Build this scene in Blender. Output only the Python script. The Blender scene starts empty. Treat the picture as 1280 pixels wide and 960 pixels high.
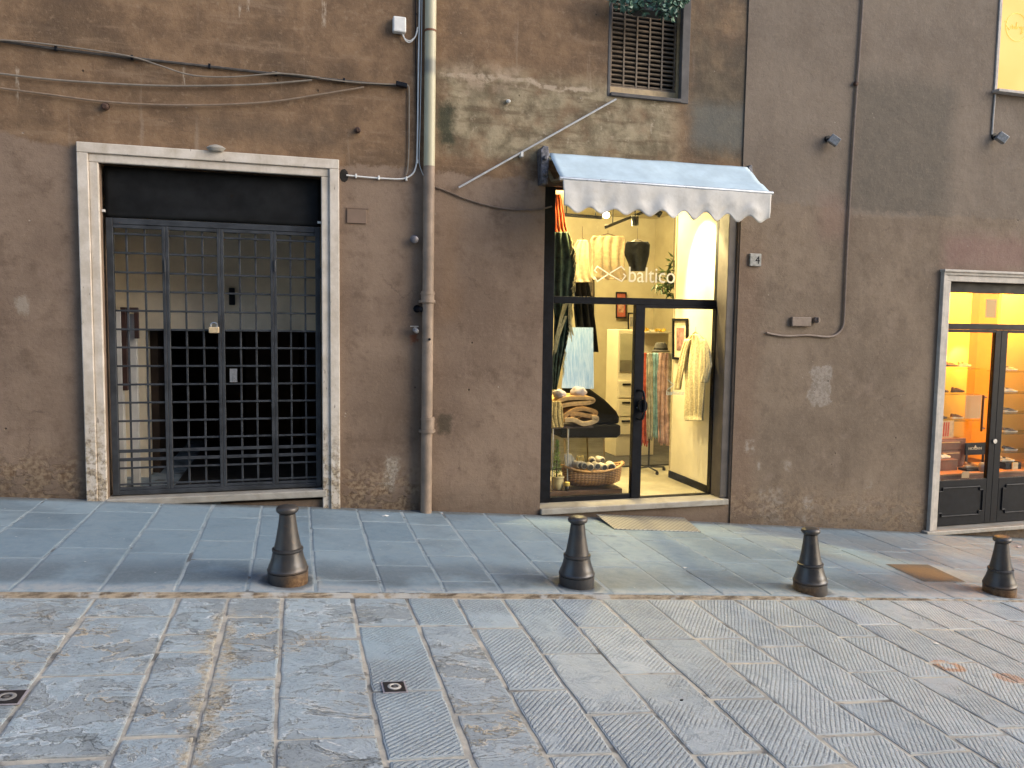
import bpy, bmesh, math, random
from mathutils import Vector, Matrix, noise as mnoise
rnd = random.Random(7)
sc = bpy.context.scene
C = sc.collection
PI = math.pi
# ------------------------------------------------------------------ camera (metres; facade plane is Y=0, pavement at X=0 is Z=0)
CAM = Vector((0, -7.2, 1.7)); FPX = 962.0
YAW, PITCH, ROLL = -0.2745724099, 0.0782181234, 0.0141065375
cy, sy = math.cos(YAW), math.sin(YAW)
FWD = Vector((-sy*math.cos(PITCH), cy*math.cos(PITCH), -math.sin(PITCH)))
_r = Vector((cy, sy, 0)); _u = _r.cross(FWD)
RGT = _r*math.cos(ROLL)+_u*math.sin(ROLL); UPV = -_r*math.sin(ROLL)+_u*math.cos(ROLL)
cam = bpy.data.cameras.new('camera'); co = bpy.data.objects.new('camera', cam); C.objects.link(co)
M = Matrix((RGT, UPV, -FWD)).transposed().to_4x4(); M.translation = CAM
co.matrix_world = M; cam.sensor_width = 36; cam.lens = 36*FPX/1280; cam.clip_end = 500; cam.clip_start = 0.05
sc.camera = co
def ray(px, py): return RGT*(px-640)-UPV*(py-480)+FWD*FPX
def at(px, py, Y=0.0):
    d = ray(px, py); return CAM+d*((Y-CAM.y)/d.y)
def atz(px, py, Z):
    d = ray(px, py); return CAM+d*((Z-CAM.z)/d.z)
def proj(p):
    d = Vector(p)-CAM; w = d.dot(FWD); return 640+FPX*d.dot(RGT)/w, 480-FPX*d.dot(UPV)/w
def g(x): return -0.0011944*x*x-0.086825*x+0.0071
def ground_at(px, py, dz=0.0):
    z = 0
    for _ in range(40):
        p = atz(px, py, z); z = g(p.x)+dz
    return p
def y_for(x, py, dz=0.0):
    a, b = -6.8, 0.0
    for _ in range(40):
        m = (a+b)/2
        if proj((x, m, g(x)+dz))[1] > py: a = m
        else: b = m
    return m
# ------------------------------------------------------------------ node helper
def lin(r, gg=None, b=None):
    f = lambda c: (c/255/12.92 if c/255 <= .04045 else ((c/255+.055)/1.055)**2.4)
    return (f(r), f(gg), f(b), 1)
class NT:
    def __init__(s, name, rough=.6, metal=0.0, spec=.5):
        s.mat = bpy.data.materials.new(name); s.mat.use_nodes = True
        s.t = s.mat.node_tree; s.b = s.t.nodes['Principled BSDF']
        s.b.inputs['Roughness'].default_value = rough; s.b.inputs['Metallic'].default_value = metal
        s.b.inputs['Specular IOR Level'].default_value = spec
        s._pos = None
    def new(s, k): return s.t.nodes.new(k)
    def put(s, sock, v):
        if isinstance(v, bpy.types.NodeSocket): s.t.links.new(v, sock)
        elif isinstance(v, (tuple, list)):
            n = len(sock.default_value); v = tuple(v)+(1,)*(n-len(v)); sock.default_value = v[:n]
        else:
            try: sock.default_value = v
            except TypeError: sock.default_value = (v, v, v, 1)[:len(sock.default_value)]
    def pos(s):
        if s._pos is None: s._pos = s.new('ShaderNodeNewGeometry').outputs['Position']
        return s._pos
    def obj(s): return s.new('ShaderNodeTexCoord').outputs['Object']
    def sep(s, v):
        n = s.new('ShaderNodeSeparateXYZ'); s.put(n.inputs[0], v); return n.outputs
    def comb(s, x, y, z):
        n = s.new('ShaderNodeCombineXYZ')
        for i, v in enumerate((x, y, z)): s.put(n.inputs[i], v)
        return n.outputs[0]
    def m(s, op, a, b=0.0, c=0.0):
        n = s.new('ShaderNodeMath'); n.operation = op
        s.put(n.inputs[0], a); s.put(n.inputs[1], b); s.put(n.inputs[2], c); return n.outputs[0]
    def add(s, a, b): return s.m('ADD', a, b)
    def sub(s, a, b): return s.m('SUBTRACT', a, b)
    def mul(s, *a):
        r = a[0]
        for b in a[1:]: r = s.m('MULTIPLY', r, b)
        return r
    def mx(s, a, b): return s.m('MAXIMUM', a, b)
    def ss(s, v, a, b, lo=0.0, hi=1.0):
        n = s.new('ShaderNodeMapRange'); n.interpolation_type = 'SMOOTHSTEP'
        if a > b: a, b, lo, hi = b, a, hi, lo
        for i, x in enumerate((v, a, b, lo, hi)): s.put(n.inputs[i], x)
        return n.outputs[0]
    def noise(s, scale, detail=4, rough=.55, vec=None, dist=0.0, col=False):
        n = s.new('ShaderNodeTexNoise'); s.put(n.inputs['Vector'], vec if vec is not None else s.pos())
        n.inputs['Scale'].default_value = scale; n.inputs['Detail'].default_value = detail
        n.inputs['Roughness'].default_value = rough; n.inputs['Distortion'].default_value = dist
        return n.outputs['Color' if col else 'Fac']
    def scaled(s, sx, sy_, sz, vec=None):
        n = s.new('ShaderNodeMapping'); s.put(n.inputs['Vector'], vec if vec is not None else s.pos())
        n.inputs['Scale'].default_value = (sx, sy_, sz); return n.outputs[0]
    def vor(s, scale, vec=None, feature='F1', rnd_=1.0):
        n = s.new('ShaderNodeTexVoronoi'); n.feature = feature
        s.put(n.inputs['Vector'], vec if vec is not None else s.pos()); n.inputs['Scale'].default_value = scale
        n.inputs['Randomness'].default_value = rnd_; return n.outputs
    def mix(s, f, a, b, mode='MIX'):
        n = s.new('ShaderNodeMix'); n.data_type = 'RGBA'; n.blend_type = mode
        s.put(n.inputs[0], f); s.put(n.inputs[6], a); s.put(n.inputs[7], b); return n.outputs[2]
    def attr(s, name):
        n = s.new('ShaderNodeAttribute'); n.attribute_name = name; return n.outputs['Color']
    def bump(s, h, strength=.3, dist=.01, prev=None):
        n = s.new('ShaderNodeBump'); n.inputs['Strength'].default_value = strength; n.inputs['Distance'].default_value = dist
        s.put(n.inputs['Height'], h)
        if prev is not None: s.put(n.inputs['Normal'], prev)
        return n.outputs[0]
    def fin(s, col=None, rough=None, normal=None):
        if col is not None: s.put(s.b.inputs['Base Color'], col)
        if rough is not None: s.put(s.b.inputs['Roughness'], rough)
        if normal is not None: s.put(s.b.inputs['Normal'], normal)
        return s.mat
    def patch(s, x0, x1, z0, z1, soft=.04):
        f = s.mul(s.ss(s.dx, x0-soft, x0+soft), s.ss(s.dx, x1+soft, x1-soft))
        return s.mul(f, s.ss(s.dz, z0-soft, z0+soft), s.ss(s.dz, z1+soft, z1-soft))
def ppatch(n, x0, y0, x1, y1, soft=.04):
    a = at(x0, y0); b = at(x1, y1); return n.patch(a.x, b.x, b.z, a.z, soft)
MATS = {}
def simple(name, col, rough=.6, metal=0.0, var=.15, scale=20, bump=.0, spec=.5):
    if name in MATS: return MATS[name]
    n = NT(name, rough, metal, spec); o = n.obj()
    f = n.noise(scale, 5, .6, o); lo = tuple(c*(1-var) for c in col[:3]); hi = tuple(min(1, c*(1+var)) for c in col[:3])
    c = n.mix(n.ss(f, .3, .7), lo, hi)
    r = n.ss(n.noise(scale*.7, 3, .6, o), .3, .7, max(0, rough-.08), min(1, rough+.08))
    nm = n.bump(n.noise(scale*6, 4, .6, o), bump, .004) if bump else None
    MATS[name] = n.fin(c, r, nm); return MATS[name]
# ------------------------------------------------------------------ mesh helpers
def nb(): return bmesh.new()
def box(bm, x0, x1, y0, y1, z0, z1):
    v = [bm.verts.new((x, y, z)) for x in (x0, x1) for y in (y0, y1) for z in (z0, z1)]
    for f in ((0, 1, 3, 2), (4, 6, 7, 5), (0, 4, 5, 1), (2, 3, 7, 6), (0, 2, 6, 4), (1, 5, 7, 3)): bm.faces.new([v[i] for i in f])
    return v
def obox(bm, c, ax, ay, az):
    c = Vector(c); v = [bm.verts.new(c+ax*i+ay*j+az*k) for i in (-1, 1) for j in (-1, 1) for k in (-1, 1)]
    for f in ((0, 1, 3, 2), (4, 6, 7, 5), (0, 4, 5, 1), (2, 3, 7, 6), (0, 2, 6, 4), (1, 5, 7, 3)): bm.faces.new([v[i] for i in f])
def bar(bm, a, b, w, d, up=Vector((0, -1, 0))):
    a = Vector(a); b = Vector(b); ax = (b-a)/2; s = ax.normalized().cross(up).normalized()*w/2; t = ax.normalized().cross(s).normalized()*d/2
    obox(bm, (a+b)/2, ax, s, t)
def smooth_path(pts, n=6):
    pts = [Vector(p) for p in pts]; out = []
    for i in range(len(pts)-1):
        p0 = pts[max(i-1, 0)]; p1 = pts[i]; p2 = pts[i+1]; p3 = pts[min(i+2, len(pts)-1)]
        for k in range(n):
            t = k/n; out.append(.5*((2*p1)+(p2-p0)*t+(2*p0-5*p1+4*p2-p3)*t*t+(3*p1-p0-3*p2+p3)*t**3))
    out.append(pts[-1]); return out
def tube(bm, pts, r, seg=8, cap=True):
    pts = [Vector(p) for p in pts]; rings = []; prev = None
    for i, p in enumerate(pts):
        d = (pts[min(i+1, len(pts)-1)]-pts[max(i-1, 0)]).normalized()
        if prev is None: s = d.orthogonal().normalized()
        else: s = (prev-d*prev.dot(d)).normalized()
        prev = s; t = d.cross(s); rr = r[i] if isinstance(r, (list, tuple)) else r
        rings.append([bm.verts.new(p+(s*math.cos(2*PI*k/seg)+t*math.sin(2*PI*k/seg))*rr) for k in range(seg)])
    for a, b in zip(rings, rings[1:]):
        for k in range(seg): bm.faces.new((a[k], a[(k+1) % seg], b[(k+1) % seg], b[k]))
    if cap: bm.faces.new(rings[0][::-1]); bm.faces.new(rings[-1])
def lathe(bm, prof, seg=32, c=(0, 0, 0), axis='z', sx=1.0, sy_=1.0):
    c = Vector(c); rings = []
    for r, z in prof:
        ring = []
        for k in range(seg):
            a = 2*PI*k/seg; q = (r*math.cos(a)*sx, r*math.sin(a)*sy_, z)
            if axis == 'y': q = (q[0], z, q[1])
            if axis == 'x': q = (z, q[0], q[1])
            ring.append(bm.verts.new(c+Vector(q)))
        rings.append(ring)
    for a, b in zip(rings, rings[1:]):
        for k in range(seg): bm.faces.new((a[k], a[(k+1) % seg], b[(k+1) % seg], b[k]))
    bm.faces.new(rings[0][::-1]); bm.faces.new(rings[-1])
def prism(bm, poly, y0, y1):
    a = [bm.verts.new((x, y0, z)) for x, z in poly]; b = [bm.verts.new((x, y1, z)) for x, z in poly]
    bm.faces.new(a); bm.faces.new(b[::-1])
    for i in range(len(poly)):
        j = (i+1) % len(poly); bm.faces.new((a[j], a[i], b[i], b[j]))
def ribbon(bm, pts, w, y0, y1):
    """a stroke (list of x,z) of width w, extruded from y0 to y1"""
    P = [Vector((p[0], p[1])) for p in pts]; L = []; R_ = []
    for i, p in enumerate(P):
        a = (P[i]-P[i-1]).normalized() if i else (P[1]-P[0]).normalized()
        b = (P[i+1]-P[i]).normalized() if i < len(P)-1 else a
        t = (a+b).normalized(); nrm = Vector((-t.y, t.x)); k = 1/max(.45, nrm.dot(Vector((-a.y, a.x))))
        L.append(p+nrm*w/2*k); R_.append(p-nrm*w/2*k)
    q = lambda v, y: bm.verts.new((v.x, y, v.y))
    l0 = [q(v, y0) for v in L]; r0 = [q(v, y0) for v in R_]; l1 = [q(v, y1) for v in L]; r1 = [q(v, y1) for v in R_]
    for i in range(len(P)-1):
        bm.faces.new((l0[i], l0[i+1], r0[i+1], r0[i])); bm.faces.new((r1[i], r1[i+1], l1[i+1], l1[i]))
        bm.faces.new((l1[i], l1[i+1], l0[i+1], l0[i])); bm.faces.new((r0[i], r0[i+1], r1[i+1], r1[i]))
    bm.faces.new((l0[0], r0[0], r1[0], l1[0])); bm.faces.new((r0[-1], l0[-1], l1[-1], r1[-1]))
def obj(name, bm, mat=None, parent=None, smooth=False, bevel=0.0, local=False, seg=2, fix=True):
    if fix: bmesh.ops.recalc_face_normals(bm, faces=bm.faces)
    me = bpy.data.meshes.new(name); bm.to_mesh(me); bm.free()
    o = bpy.data.objects.new(name, me); C.objects.link(o)
    if mat: me.materials.append(mat)
    if smooth:
        me.shade_smooth()
        me.set_sharp_from_angle(angle=math.radians(42))
    if bevel:
        b = o.modifiers.new('bevel', 'BEVEL'); b.width = bevel; b.segments = seg; b.limit_method = 'ANGLE'; b.angle_limit = math.radians(40)
    if parent:
        o.parent = parent
        if not local and parent.type == 'EMPTY': o.matrix_parent_inverse = Matrix.Translation(parent.location).inverted()
    return o
def tag(o, label, cat, group=None):
    o['label'] = label; o['category'] = cat
    if group: o['group'] = group
    return o
def thing(name, label, cat, loc=(0, 0, 0), group=None):
    o = bpy.data.objects.new(name, None); C.objects.link(o); o.location = loc; o.empty_display_size = .1
    return tag(o, label, cat, group)
def struct(o): o['kind'] = 'structure'; return o
def copy_tree(o, parent=None):
    c = o.copy(); C.objects.link(c)
    if parent: c.parent = parent
    for ch in list(o.children): copy_tree(ch, c)
    return c
def text_into(bm, s, x, z, y, height, th=.001, shear=0.0, width=None):
    cu = bpy.data.curves.new('t', 'FONT'); cu.body = s; cu.extrude = 0; cu.shear = shear
    o = bpy.data.objects.new('t', cu); C.objects.link(o)
    me = bpy.data.meshes.new_from_object(o)
    xs = [v.co.x for v in me.vertices]; zs = [v.co.y for v in me.vertices]
    k = height/(max(zs)-min(zs)); kx = width/(max(xs)-min(xs)) if width else k
    vs = [bm.verts.new((x+(v.co.x-min(xs))*kx, y, z+(v.co.y-min(zs))*k)) for v in me.vertices]
    fs = []
    for p in me.polygons:
        try: fs.append(bm.faces.new([vs[i] for i in p.vertices]))
        except ValueError: pass
    r = bmesh.ops.extrude_face_region(bm, geom=fs)
    for e in r['geom']:
        if isinstance(e, bmesh.types.BMVert): e.co.y -= th
    bpy.data.objects.remove(o); bpy.data.meshes.remove(me); bpy.data.curves.remove(cu)
#==PART2==
# ------------------------------------------------------------------ materials of the setting
def hgt(n, X, Z):   # height above the sloping pavement
    return n.sub(n.add(Z, n.add(n.mul(n.mul(X, X), 0.0011944), n.mul(X, 0.086825))), 0.0071)
def plaster(side):
    n = NT('plaster_'+side, .86, spec=.25); X, Y, Z = n.sep(n.pos())
    nc = n.noise(1.7, 7, .62, col=True); r, gg, b_ = n.sep(nc)
    n2 = n.noise(11, 5, .6, col=True); r2, g2, b2 = n.sep(n2)
    n3 = n.noise(55, 4, .65, col=True); r3, g3, b3 = n.sep(n3)
    n.dx = n.add(X, n.add(n.mul(n.sub(r, .5), .26), n.add(n.mul(n.sub(r2, .5), .12), n.mul(n.sub(r3, .5), .06))))
    n.dz = n.add(Z, n.add(n.mul(n.sub(gg, .5), .22), n.add(n.mul(n.sub(g2, .5), .12), n.mul(n.sub(g3, .5), .06))))
    h = hgt(n, X, Z)
    big = n.noise(.9, 6, .6); med = n.noise(4.5, 6, .65); fine = n.noise(38, 5, .7)
    streak = n.noise(1.0, 5, .6, n.scaled(7, 7, .55)); hst = n.noise(1.0, 5, .65, n.scaled(1.3, 1.3, 9))
    if side == 'brown':
        low = n.mix(n.ss(big, .36, .62), (.146, .101, .072), (.212, .151, .108))
        low = n.mix(n.mul(n.ss(med, .5, .68), .6), low, (.108, .074, .052)); low = n.mix(n.mul(n.ss(n.noise(2.3, 6, .68), .54, .66), .55), low, (.225, .160, .118)); low = n.mix(n.mul(n.ss(n.noise(13, 6, .72), .55, .68), .35), low, (.095, .066, .048))
        up = n.mix(n.ss(med, .3, .7), (.118, .072, .041), (.218, .138, .080))
        up = n.mix(n.mul(n.ss(big, .48, .64), .75), up, (.078, .051, .032))
        up = n.mix(n.mul(n.ss(n.noise(14, 6, .7), .54, .68), .45), up, (.26, .18, .115))
        up = n.mix(n.mul(n.ss(hst, .52, .72), .45), up, (.27, .185, .12))
        up = n.mix(n.mul(n.ss(streak, .60, .74), .55), up, (.27, .205, .15))
        # old repaint edge runs along the first floor line
        zed = n.add(n.dz, n.mul(n.ss(X, -2.6, -1.3), .10))
        fup = n.ss(zed, 3.17, 3.21)
        c = n.mix(fup, low, up)
        # bare render between the downpipe and the window
        band = n.mul(n.ss(n.dx, 1.18, 1.4), n.ss(n.dz, 3.2, 3.34), n.ss(n.dz, 4.18, 3.9), n.ss(X, 3.9, 3.5))
        bcol = n.mix(n.ss(med, .36, .62), (.130, .103, .062), (.30, .245, .160))
        bcol = n.mix(n.mul(n.ss(hst, .48, .62), .7), bcol, (.105, .072, .042))
        bcol = n.mix(n.mul(n.ss(n.noise(12, 6, .7), .55, .66), .6), bcol, (.38, .31, .22))
        c = n.mix(n.mul(band, n.ss(n.noise(2.6, 5, .6), .30, .52)), c, bcol)
        ledge = n.mul(n.ss(n.m('ABSOLUTE', n.sub(n.add(n.add(Z, n.mul(n.sub(r2, .5), .07)), n.mul(n.sub(gg, .5), .22)), n.sub(4.0, n.mul(n.sub(X, 1.2), .02)))), .030, .008), n.ss(X, 1.2, 1.4), n.ss(X, 2.9, 2.7))
        c = n.mix(n.mul(ledge, n.ss(n.noise(13, 4, .6), .36, .55), .8), c, (.40, .32, .235))
        pale = n.mul(ppatch(n, 560, 80, 655, 118, .10), n.ss(n.noise(6, 4, .6), .42, .6))
        c = n.mix(n.mul(pale, .7), c, (.36, .27, .19))
        dk = n.mul(n.ss(n.dx, 3.72, 3.95), n.ss(n.dz, 3.30, 3.5))
        c = n.mix(n.mul(dk, n.ss(big, .25, .5), .85), c, n.mix(n.ss(med, .4, .65), (.062, .050, .036), (.112, .092, .064)))
        c = n.mix(n.mul(ppatch(n, 862, 125, 936, 190, .10), .55), c, (.125, .130, .118))
        c = n.mix(n.mul(ppatch(n, 547, 128, 567, 184, .05), .9), c, (.030, .034, .020))
        c = n.mix(n.mul(ppatch(n, 547, 520, 562, 546, .03), .8), c, (.050, .040, .026))
        c = n.mix(n.mul(ppatch(n, 550, 235, 575, 400, .10), .4), c, (.21, .13, .075))
        c = n.mix(n.mul(ppatch(n, 240, 150, 420, 178, .12), .6), c, (.075, .058, .042))
        c = n.mix(n.mul(ppatch(n, 25, 370, 41, 388, .02), .6), c, (.30, .26, .21))
        c = n.mix(n.mul(ppatch(n, 480, 570, 499, 612, .03), .9), c, n.mix(n.ss(fine, .4, .6), (.20, .165, .125), (.36, .31, .25)))
        c = n.mix(n.mul(ppatch(n, 440, 445, 530, 560, .2), .4), c, (.105, .072, .050))
        # rusty run below the tap
        c = n.mix(n.mul(ppatch(n, 516, 416, 524, 428, .02), .8), c, (.17, .05, .02))
        spots = ((300, 12, .016, .10), (230, 95, .016, .11), (310, 2, .018, .13), (405, 15, .03, .16), (22, 110, .02, .16), (814, 160, .012, .05))
        for px, py, w, hh in spots:
            p = at(px, py); f = n.mul(n.ss(n.m('ABSOLUTE', n.sub(n.add(X, n.mul(n.sub(r2, .5), .03)), p.x)), w, w*.3), n.ss(n.m('ABSOLUTE', n.sub(n.dz, p.z)), hh, hh*.6))
            c = n.mix(n.mul(f, n.ss(n.noise(26, 5, .7, n.scaled(2.2, 1, .5)), .42, .60), .6), c, (.42, .35, .27))
        flake = n.mul(n.ss(h, .55, .12), n.mx(n.mul(n.ss(X, -1.65, -1.85), 1), n.mul(n.ss(X, .36, .46), n.ss(X, 1.2, 1.05))))
    else:
        low = n.mix(n.ss(big, .36, .64), (.136, .103, .075), (.188, .143, .104))
        low = n.mix(n.mul(n.ss(med, .5, .70), .5), low, (.108, .083, .063)); low = n.mix(n.mul(n.ss(n.noise(2.3, 6, .68), .54, .66), .45), low, (.20, .152, .118))
        up = n.mix(n.ss(big, .3, .7), (.130, .103, .081), (.176, .141, .110))
        c = n.mix(n.ss(n.dz, 2.97, 3.0), low, up)
        c = n.mix(n.mul(n.mul(ppatch(n, 1066, 90, 1180, 300, .14), n.ss(n.dz, 2.955, 2.985)), .85), c, n.mix(n.ss(med, .35, .65), (.088, .075, .060), (.118, .100, .080)))
        c = n.mix(n.mul(n.ss(n.m('ABSOLUTE', n.sub(n.dz, 2.98)), .05, .01), n.ss(X, 5.6, 5.75), n.ss(X, 7.0, 6.6), .5), c, (.19, .15, .12))
        c = n.mix(n.mul(ppatch(n, 1180, 292, 1280, 338, .12), .7), c, (.195, .118, .100))
        c = n.mix(n.mul(ppatch(n, 1025, 245, 1056, 300, .12), .45), c, (.19, .12, .095))
        c = n.mix(n.mul(n.ss(n.dx, 4.9, 4.6), n.ss(Z, 2.9, 2.3), .5), c, (.155, .098, .066))
        c = n.mix(n.mul(ppatch(n, 1013, 458, 1037, 505, .015), .85), c, n.mix(n.ss(n.noise(30, 4, .6), .35, .65), (.17, .145, .122), (.265, .232, .20)))
        for (x0, y0, x1, y1, k) in ((929, 552, 942, 566, .8), (951, 612, 975, 655, .6), (980, 575, 988, 586, .6), (1001, 620, 1013, 655, .8), (1072, 634, 1082, 642, .7), (946, 578, 952, 584, .8), (1078, 600, 1088, 610, .35)):
            c = n.mix(n.mul(ppatch(n, x0, y0, x1, y1, .025), n.ss(n.noise(18, 5, .7), .40, .58), k), c, (.27, .235, .20))
        flake = n.mul(n.ss(h, .62, .1), .55)
    # hairline cracks, scuffs and trowel marks
    cv = n.comb(n.dx, 0, n.dz); ck = n.vor(1.15, cv, 'DISTANCE_TO_EDGE')[0]
    c = n.mix(n.mul(n.ss(ck, .006, .001), n.ss(n.noise(1.3, 3, .5), .56, .64), .40), c, (.055, .038, .028))
    tm = n.noise(1, 6, .7, n.scaled(3.2, 1, 15)); tv = n.noise(1, 6, .7, n.scaled(16, 1, 2.0))
    c = n.mix(n.mul(n.ss(tm, .58, .74), n.ss(big, .4, .6), .22), c, (.27, .20, .15)); c = n.mix(n.mul(n.ss(tm, .42, .28), n.ss(med, .4, .6), .22), c, (.062, .044, .033))
    c = n.mix(n.mul(n.ss(tv, .57, .72), .20), c, (.085, .062, .045))
    # peeling, damp foot of the wall
    fl = n.mul(flake, n.ss(n.noise(6, 7, .68, n.scaled(1, 1, 1.6)), .45, .52))
    c = n.mix(n.mul(fl, .82), c, n.mix(n.ss(n.noise(24, 4, .6), .38, .62), (.105, .060, .032), (.30, .22, .14)))
    damp = n.ss(n.add(h, n.mul(n.sub(med, .5), .5)), .30, .02)
    c = n.mix(n.mul(damp, .45), c, (.085, .064, .047))
    c = n.mix(n.mul(n.ss(fine, .52, .76), .26), c, (.30, .23, .18)); c = n.mix(n.mul(n.ss(fine, .46, .28), .26), c, (.06, .043, .032))
    chips = n.ss(n.vor(7.5, n.scaled(1, 1, 1.3))[0], .085, .04)
    chips = n.mul(chips, n.ss(n.noise(3.1, 3, .5), .56, .62))
    c = n.mix(n.mul(chips, .65), c, (.34, .29, .24))
    pits = n.mul(n.ss(n.vor(4.3)[0], .055, .03), n.ss(n.noise(2.3, 3, .5), .5, .56))
    c = n.mix(n.mul(pits, .8), c, (.04, .028, .02))
    hh = n.add(n.mul(med, .8), n.add(n.mul(fine, .16), n.mul(hst, .22)))
    hh = n.sub(hh, n.add(n.mul(fl, .35), n.add(n.mul(chips, .2), n.mul(pits, .5))))
    hh = n.add(hh, n.mul(tm, .12)); nm = n.bump(hh, .8, .018); nm = n.bump(n.noise(110, 4, .65), .45, .004, nm)
    return n.fin(c, n.ss(med, .3, .7, .78, .95), nm)
def stone(name, road):
    n = NT(name, .6, spec=.45); X, Y, Z = n.sep(n.pos())
    A = n.sep(n.attr('slab')); rr, wear, ang = A[0], A[1], A[2]
    U = n.sep(n.attr('slab_edge')); edge = U[0]                 # 0 at the slab's rim, 1 from 5 cm inwards
    big = n.noise(1.1, 5, .6); med = n.noise(6.5, 7, .66, dist=.5); fine = n.noise(45, 5, .7)
    fil = n.noise(3.2, 8, .70, n.scaled(1, 1.9, 1), dist=1.1)
    if road:
        side = n.ss(n.add(X, n.mul(n.sub(Y, -2.6), -.9)), .2, 2.6)
        c = n.mix(rr, (.280, .368, .415), (.385, .465, .502))
        c = n.mix(n.mul(side, .75), c, n.mix(rr, (.340, .362, .375), (.420, .438, .442)))
        c = n.mix(n.mul(n.ss(big, .48, .66), .6), c, (.250, .285, .305))
        c = n.mix(n.mul(n.ss(med, .50, .70), .65), c, (.22, .255, .275)); c = n.mix(n.mul(n.ss(med, .44, .28), .5), c, (.37, .41, .43)); c = n.mix(n.mul(n.ss(n.noise(19, 6, .72), .54, .70), .5), c, (.40, .42, .42))
    else:
        c = n.mix(rr, (.160, .228, .282), (.222, .295, .345))
        c = n.mix(n.mul(n.ss(med, .5, .72), .45), c, (.12, .165, .20))
        c = n.mix(n.mul(n.ss(fil, .52, .66), .45), c, (.22, .27, .30)); c = n.mix(n.mul(n.ss(n.noise(17, 6, .72), .54, .70), .35), c, (.25, .30, .33)); c = n.mix(n.mul(n.ss(big, .48, .64), .45), c, (.095, .130, .155))
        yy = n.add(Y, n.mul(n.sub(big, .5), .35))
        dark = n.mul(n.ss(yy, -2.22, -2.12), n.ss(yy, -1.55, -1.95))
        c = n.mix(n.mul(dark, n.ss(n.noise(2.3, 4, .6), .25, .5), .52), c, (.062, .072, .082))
        c = n.mix(n.mul(n.ss(yy, -2.16, -2.27), n.ss(n.noise(14, 5, .7), .3, .6), .8), c, (.36, .37, .37))
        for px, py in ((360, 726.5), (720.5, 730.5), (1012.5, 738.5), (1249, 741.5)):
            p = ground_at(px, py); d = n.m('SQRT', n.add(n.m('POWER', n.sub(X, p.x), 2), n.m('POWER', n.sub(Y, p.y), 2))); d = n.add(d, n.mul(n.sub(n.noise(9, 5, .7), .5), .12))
            c = n.mix(n.mul(n.ss(d, .21, .13), .75), c, (.060, .060, .058)); c = n.mix(n.mul(n.ss(n.m('ABSOLUTE', n.sub(d, .20)), .03, .005), .35), c, (.40, .38, .34))  # dark disc paints contact shade round each bollard; the pale ring is a stain
        c = n.mix(n.mul(n.ss(X, 3.4, 5.0), n.ss(n.noise(1.4, 4, .6), .35, .6), .55), c, (.185, .185, .178))
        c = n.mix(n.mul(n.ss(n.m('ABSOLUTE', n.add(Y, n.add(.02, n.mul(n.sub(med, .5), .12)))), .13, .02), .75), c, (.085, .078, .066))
    hgt_ = n.add(n.mul(med, .5), n.mul(fine, .10))
    if road:
        # scaling stone: thin layers have come off in steps
        wv = n.ss(wear, .25, .75)
        st = n.add(fil, n.mul(n.sub(fine, .5), .05))
        step = n.m('DIVIDE', n.m('FLOOR', n.mul(st, 13)), 13)
        frac = n.sub(n.mul(st, 13), n.m('FLOOR', n.mul(st, 13)))
        tone = n.noise(1, 1, .5, n.comb(n.mul(step, 97), rr, 0))
        c = n.mix(n.mul(wv, .45), c, n.mix(n.ss(tone, .3, .7), (.20, .24, .27), (.45, .495, .515)))
        rimf = n.mul(n.ss(frac, .17, .03), n.mul(wv, n.ss(n.noise(2.7, 4, .6), .34, .56)))
        c = n.mix(n.mul(n.ss(frac, .72, .97), wv, n.ss(n.noise(2.9, 4, .6), .35, .6), .55), c, (.13, .145, .16))
        c = n.mix(n.mul(rimf, .45), c, n.mix(n.ss(big, .4, .6), (.56, .61, .64), (.52, .45, .36)))
        hgt_ = n.add(hgt_, n.mul(step, wv, 2.5))
        for sc_, th_, k_ in ((1.5, .54, 1.0), (4.2, .57, .8)):
            sn = n.noise(sc_, 9, .68, n.scaled(1, 1.5, 1), dist=.5); inn = n.mul(n.ss(sn, th_-.006, th_+.006), wv)
            c = n.mix(n.mul(inn, .60), c, n.mix(n.ss(med, .35, .6), (.185, .205, .210), (.290, .310, .312)))
            rim = n.mul(n.ss(n.m('ABSOLUTE', n.sub(sn, th_-.008)), .016, .003), wv, n.ss(n.noise(5, 5, .65), .36, .54))
            c = n.mix(n.mul(rim, .85*k_), c, n.mix(n.ss(big, .45, .60), (.68, .72, .73), (.66, .53, .36)))
            hgt_ = n.sub(hgt_, n.mul(inn, .75*k_))
        # tooled grooves cut on the diagonal, worn away in places
        th = n.mul(ang, PI/2)
        t = n.add(n.mul(X, n.m('SINE', th)), n.mul(n.mul(Y, n.m('COSINE', th)), -1))
        t = n.add(t, n.mul(n.sub(n.noise(5, 3, .5), .5), .012))
        wav = n.add(n.mul(n.m('SINE', n.mul(t, 2*PI/.0225)), .5), .5)
        gv = n.mul(n.ss(wear, .42, .40), n.ss(n.add(n.noise(2.4, 5, .6), n.mul(wear, .45)), .74, .60), n.ss(edge, .10, .28), n.ss(n.noise(31, 4, .7), .32, .56), n.ss(n.noise(1.7, 4, .6), .22, .55, .35, 1.0))
        gcut = n.mul(n.ss(wav, .55, .12), gv)
        c = n.mix(n.mul(gcut, .38), c, (.11, .115, .12))
        c = n.mix(n.mul(n.ss(wav, .7, .98), gv, n.ss(n.noise(22, 4, .7), .35, .7), .42), c, (.40, .385, .36))
        hgt_ = n.add(hgt_, n.mul(n.ss(wav, .05, .6), gv, .27))
        # sand tone along one wide joint
        sx = n.add(X, n.mul(n.sub(n.noise(3.5, 5, .65), .5), .22))
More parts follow.
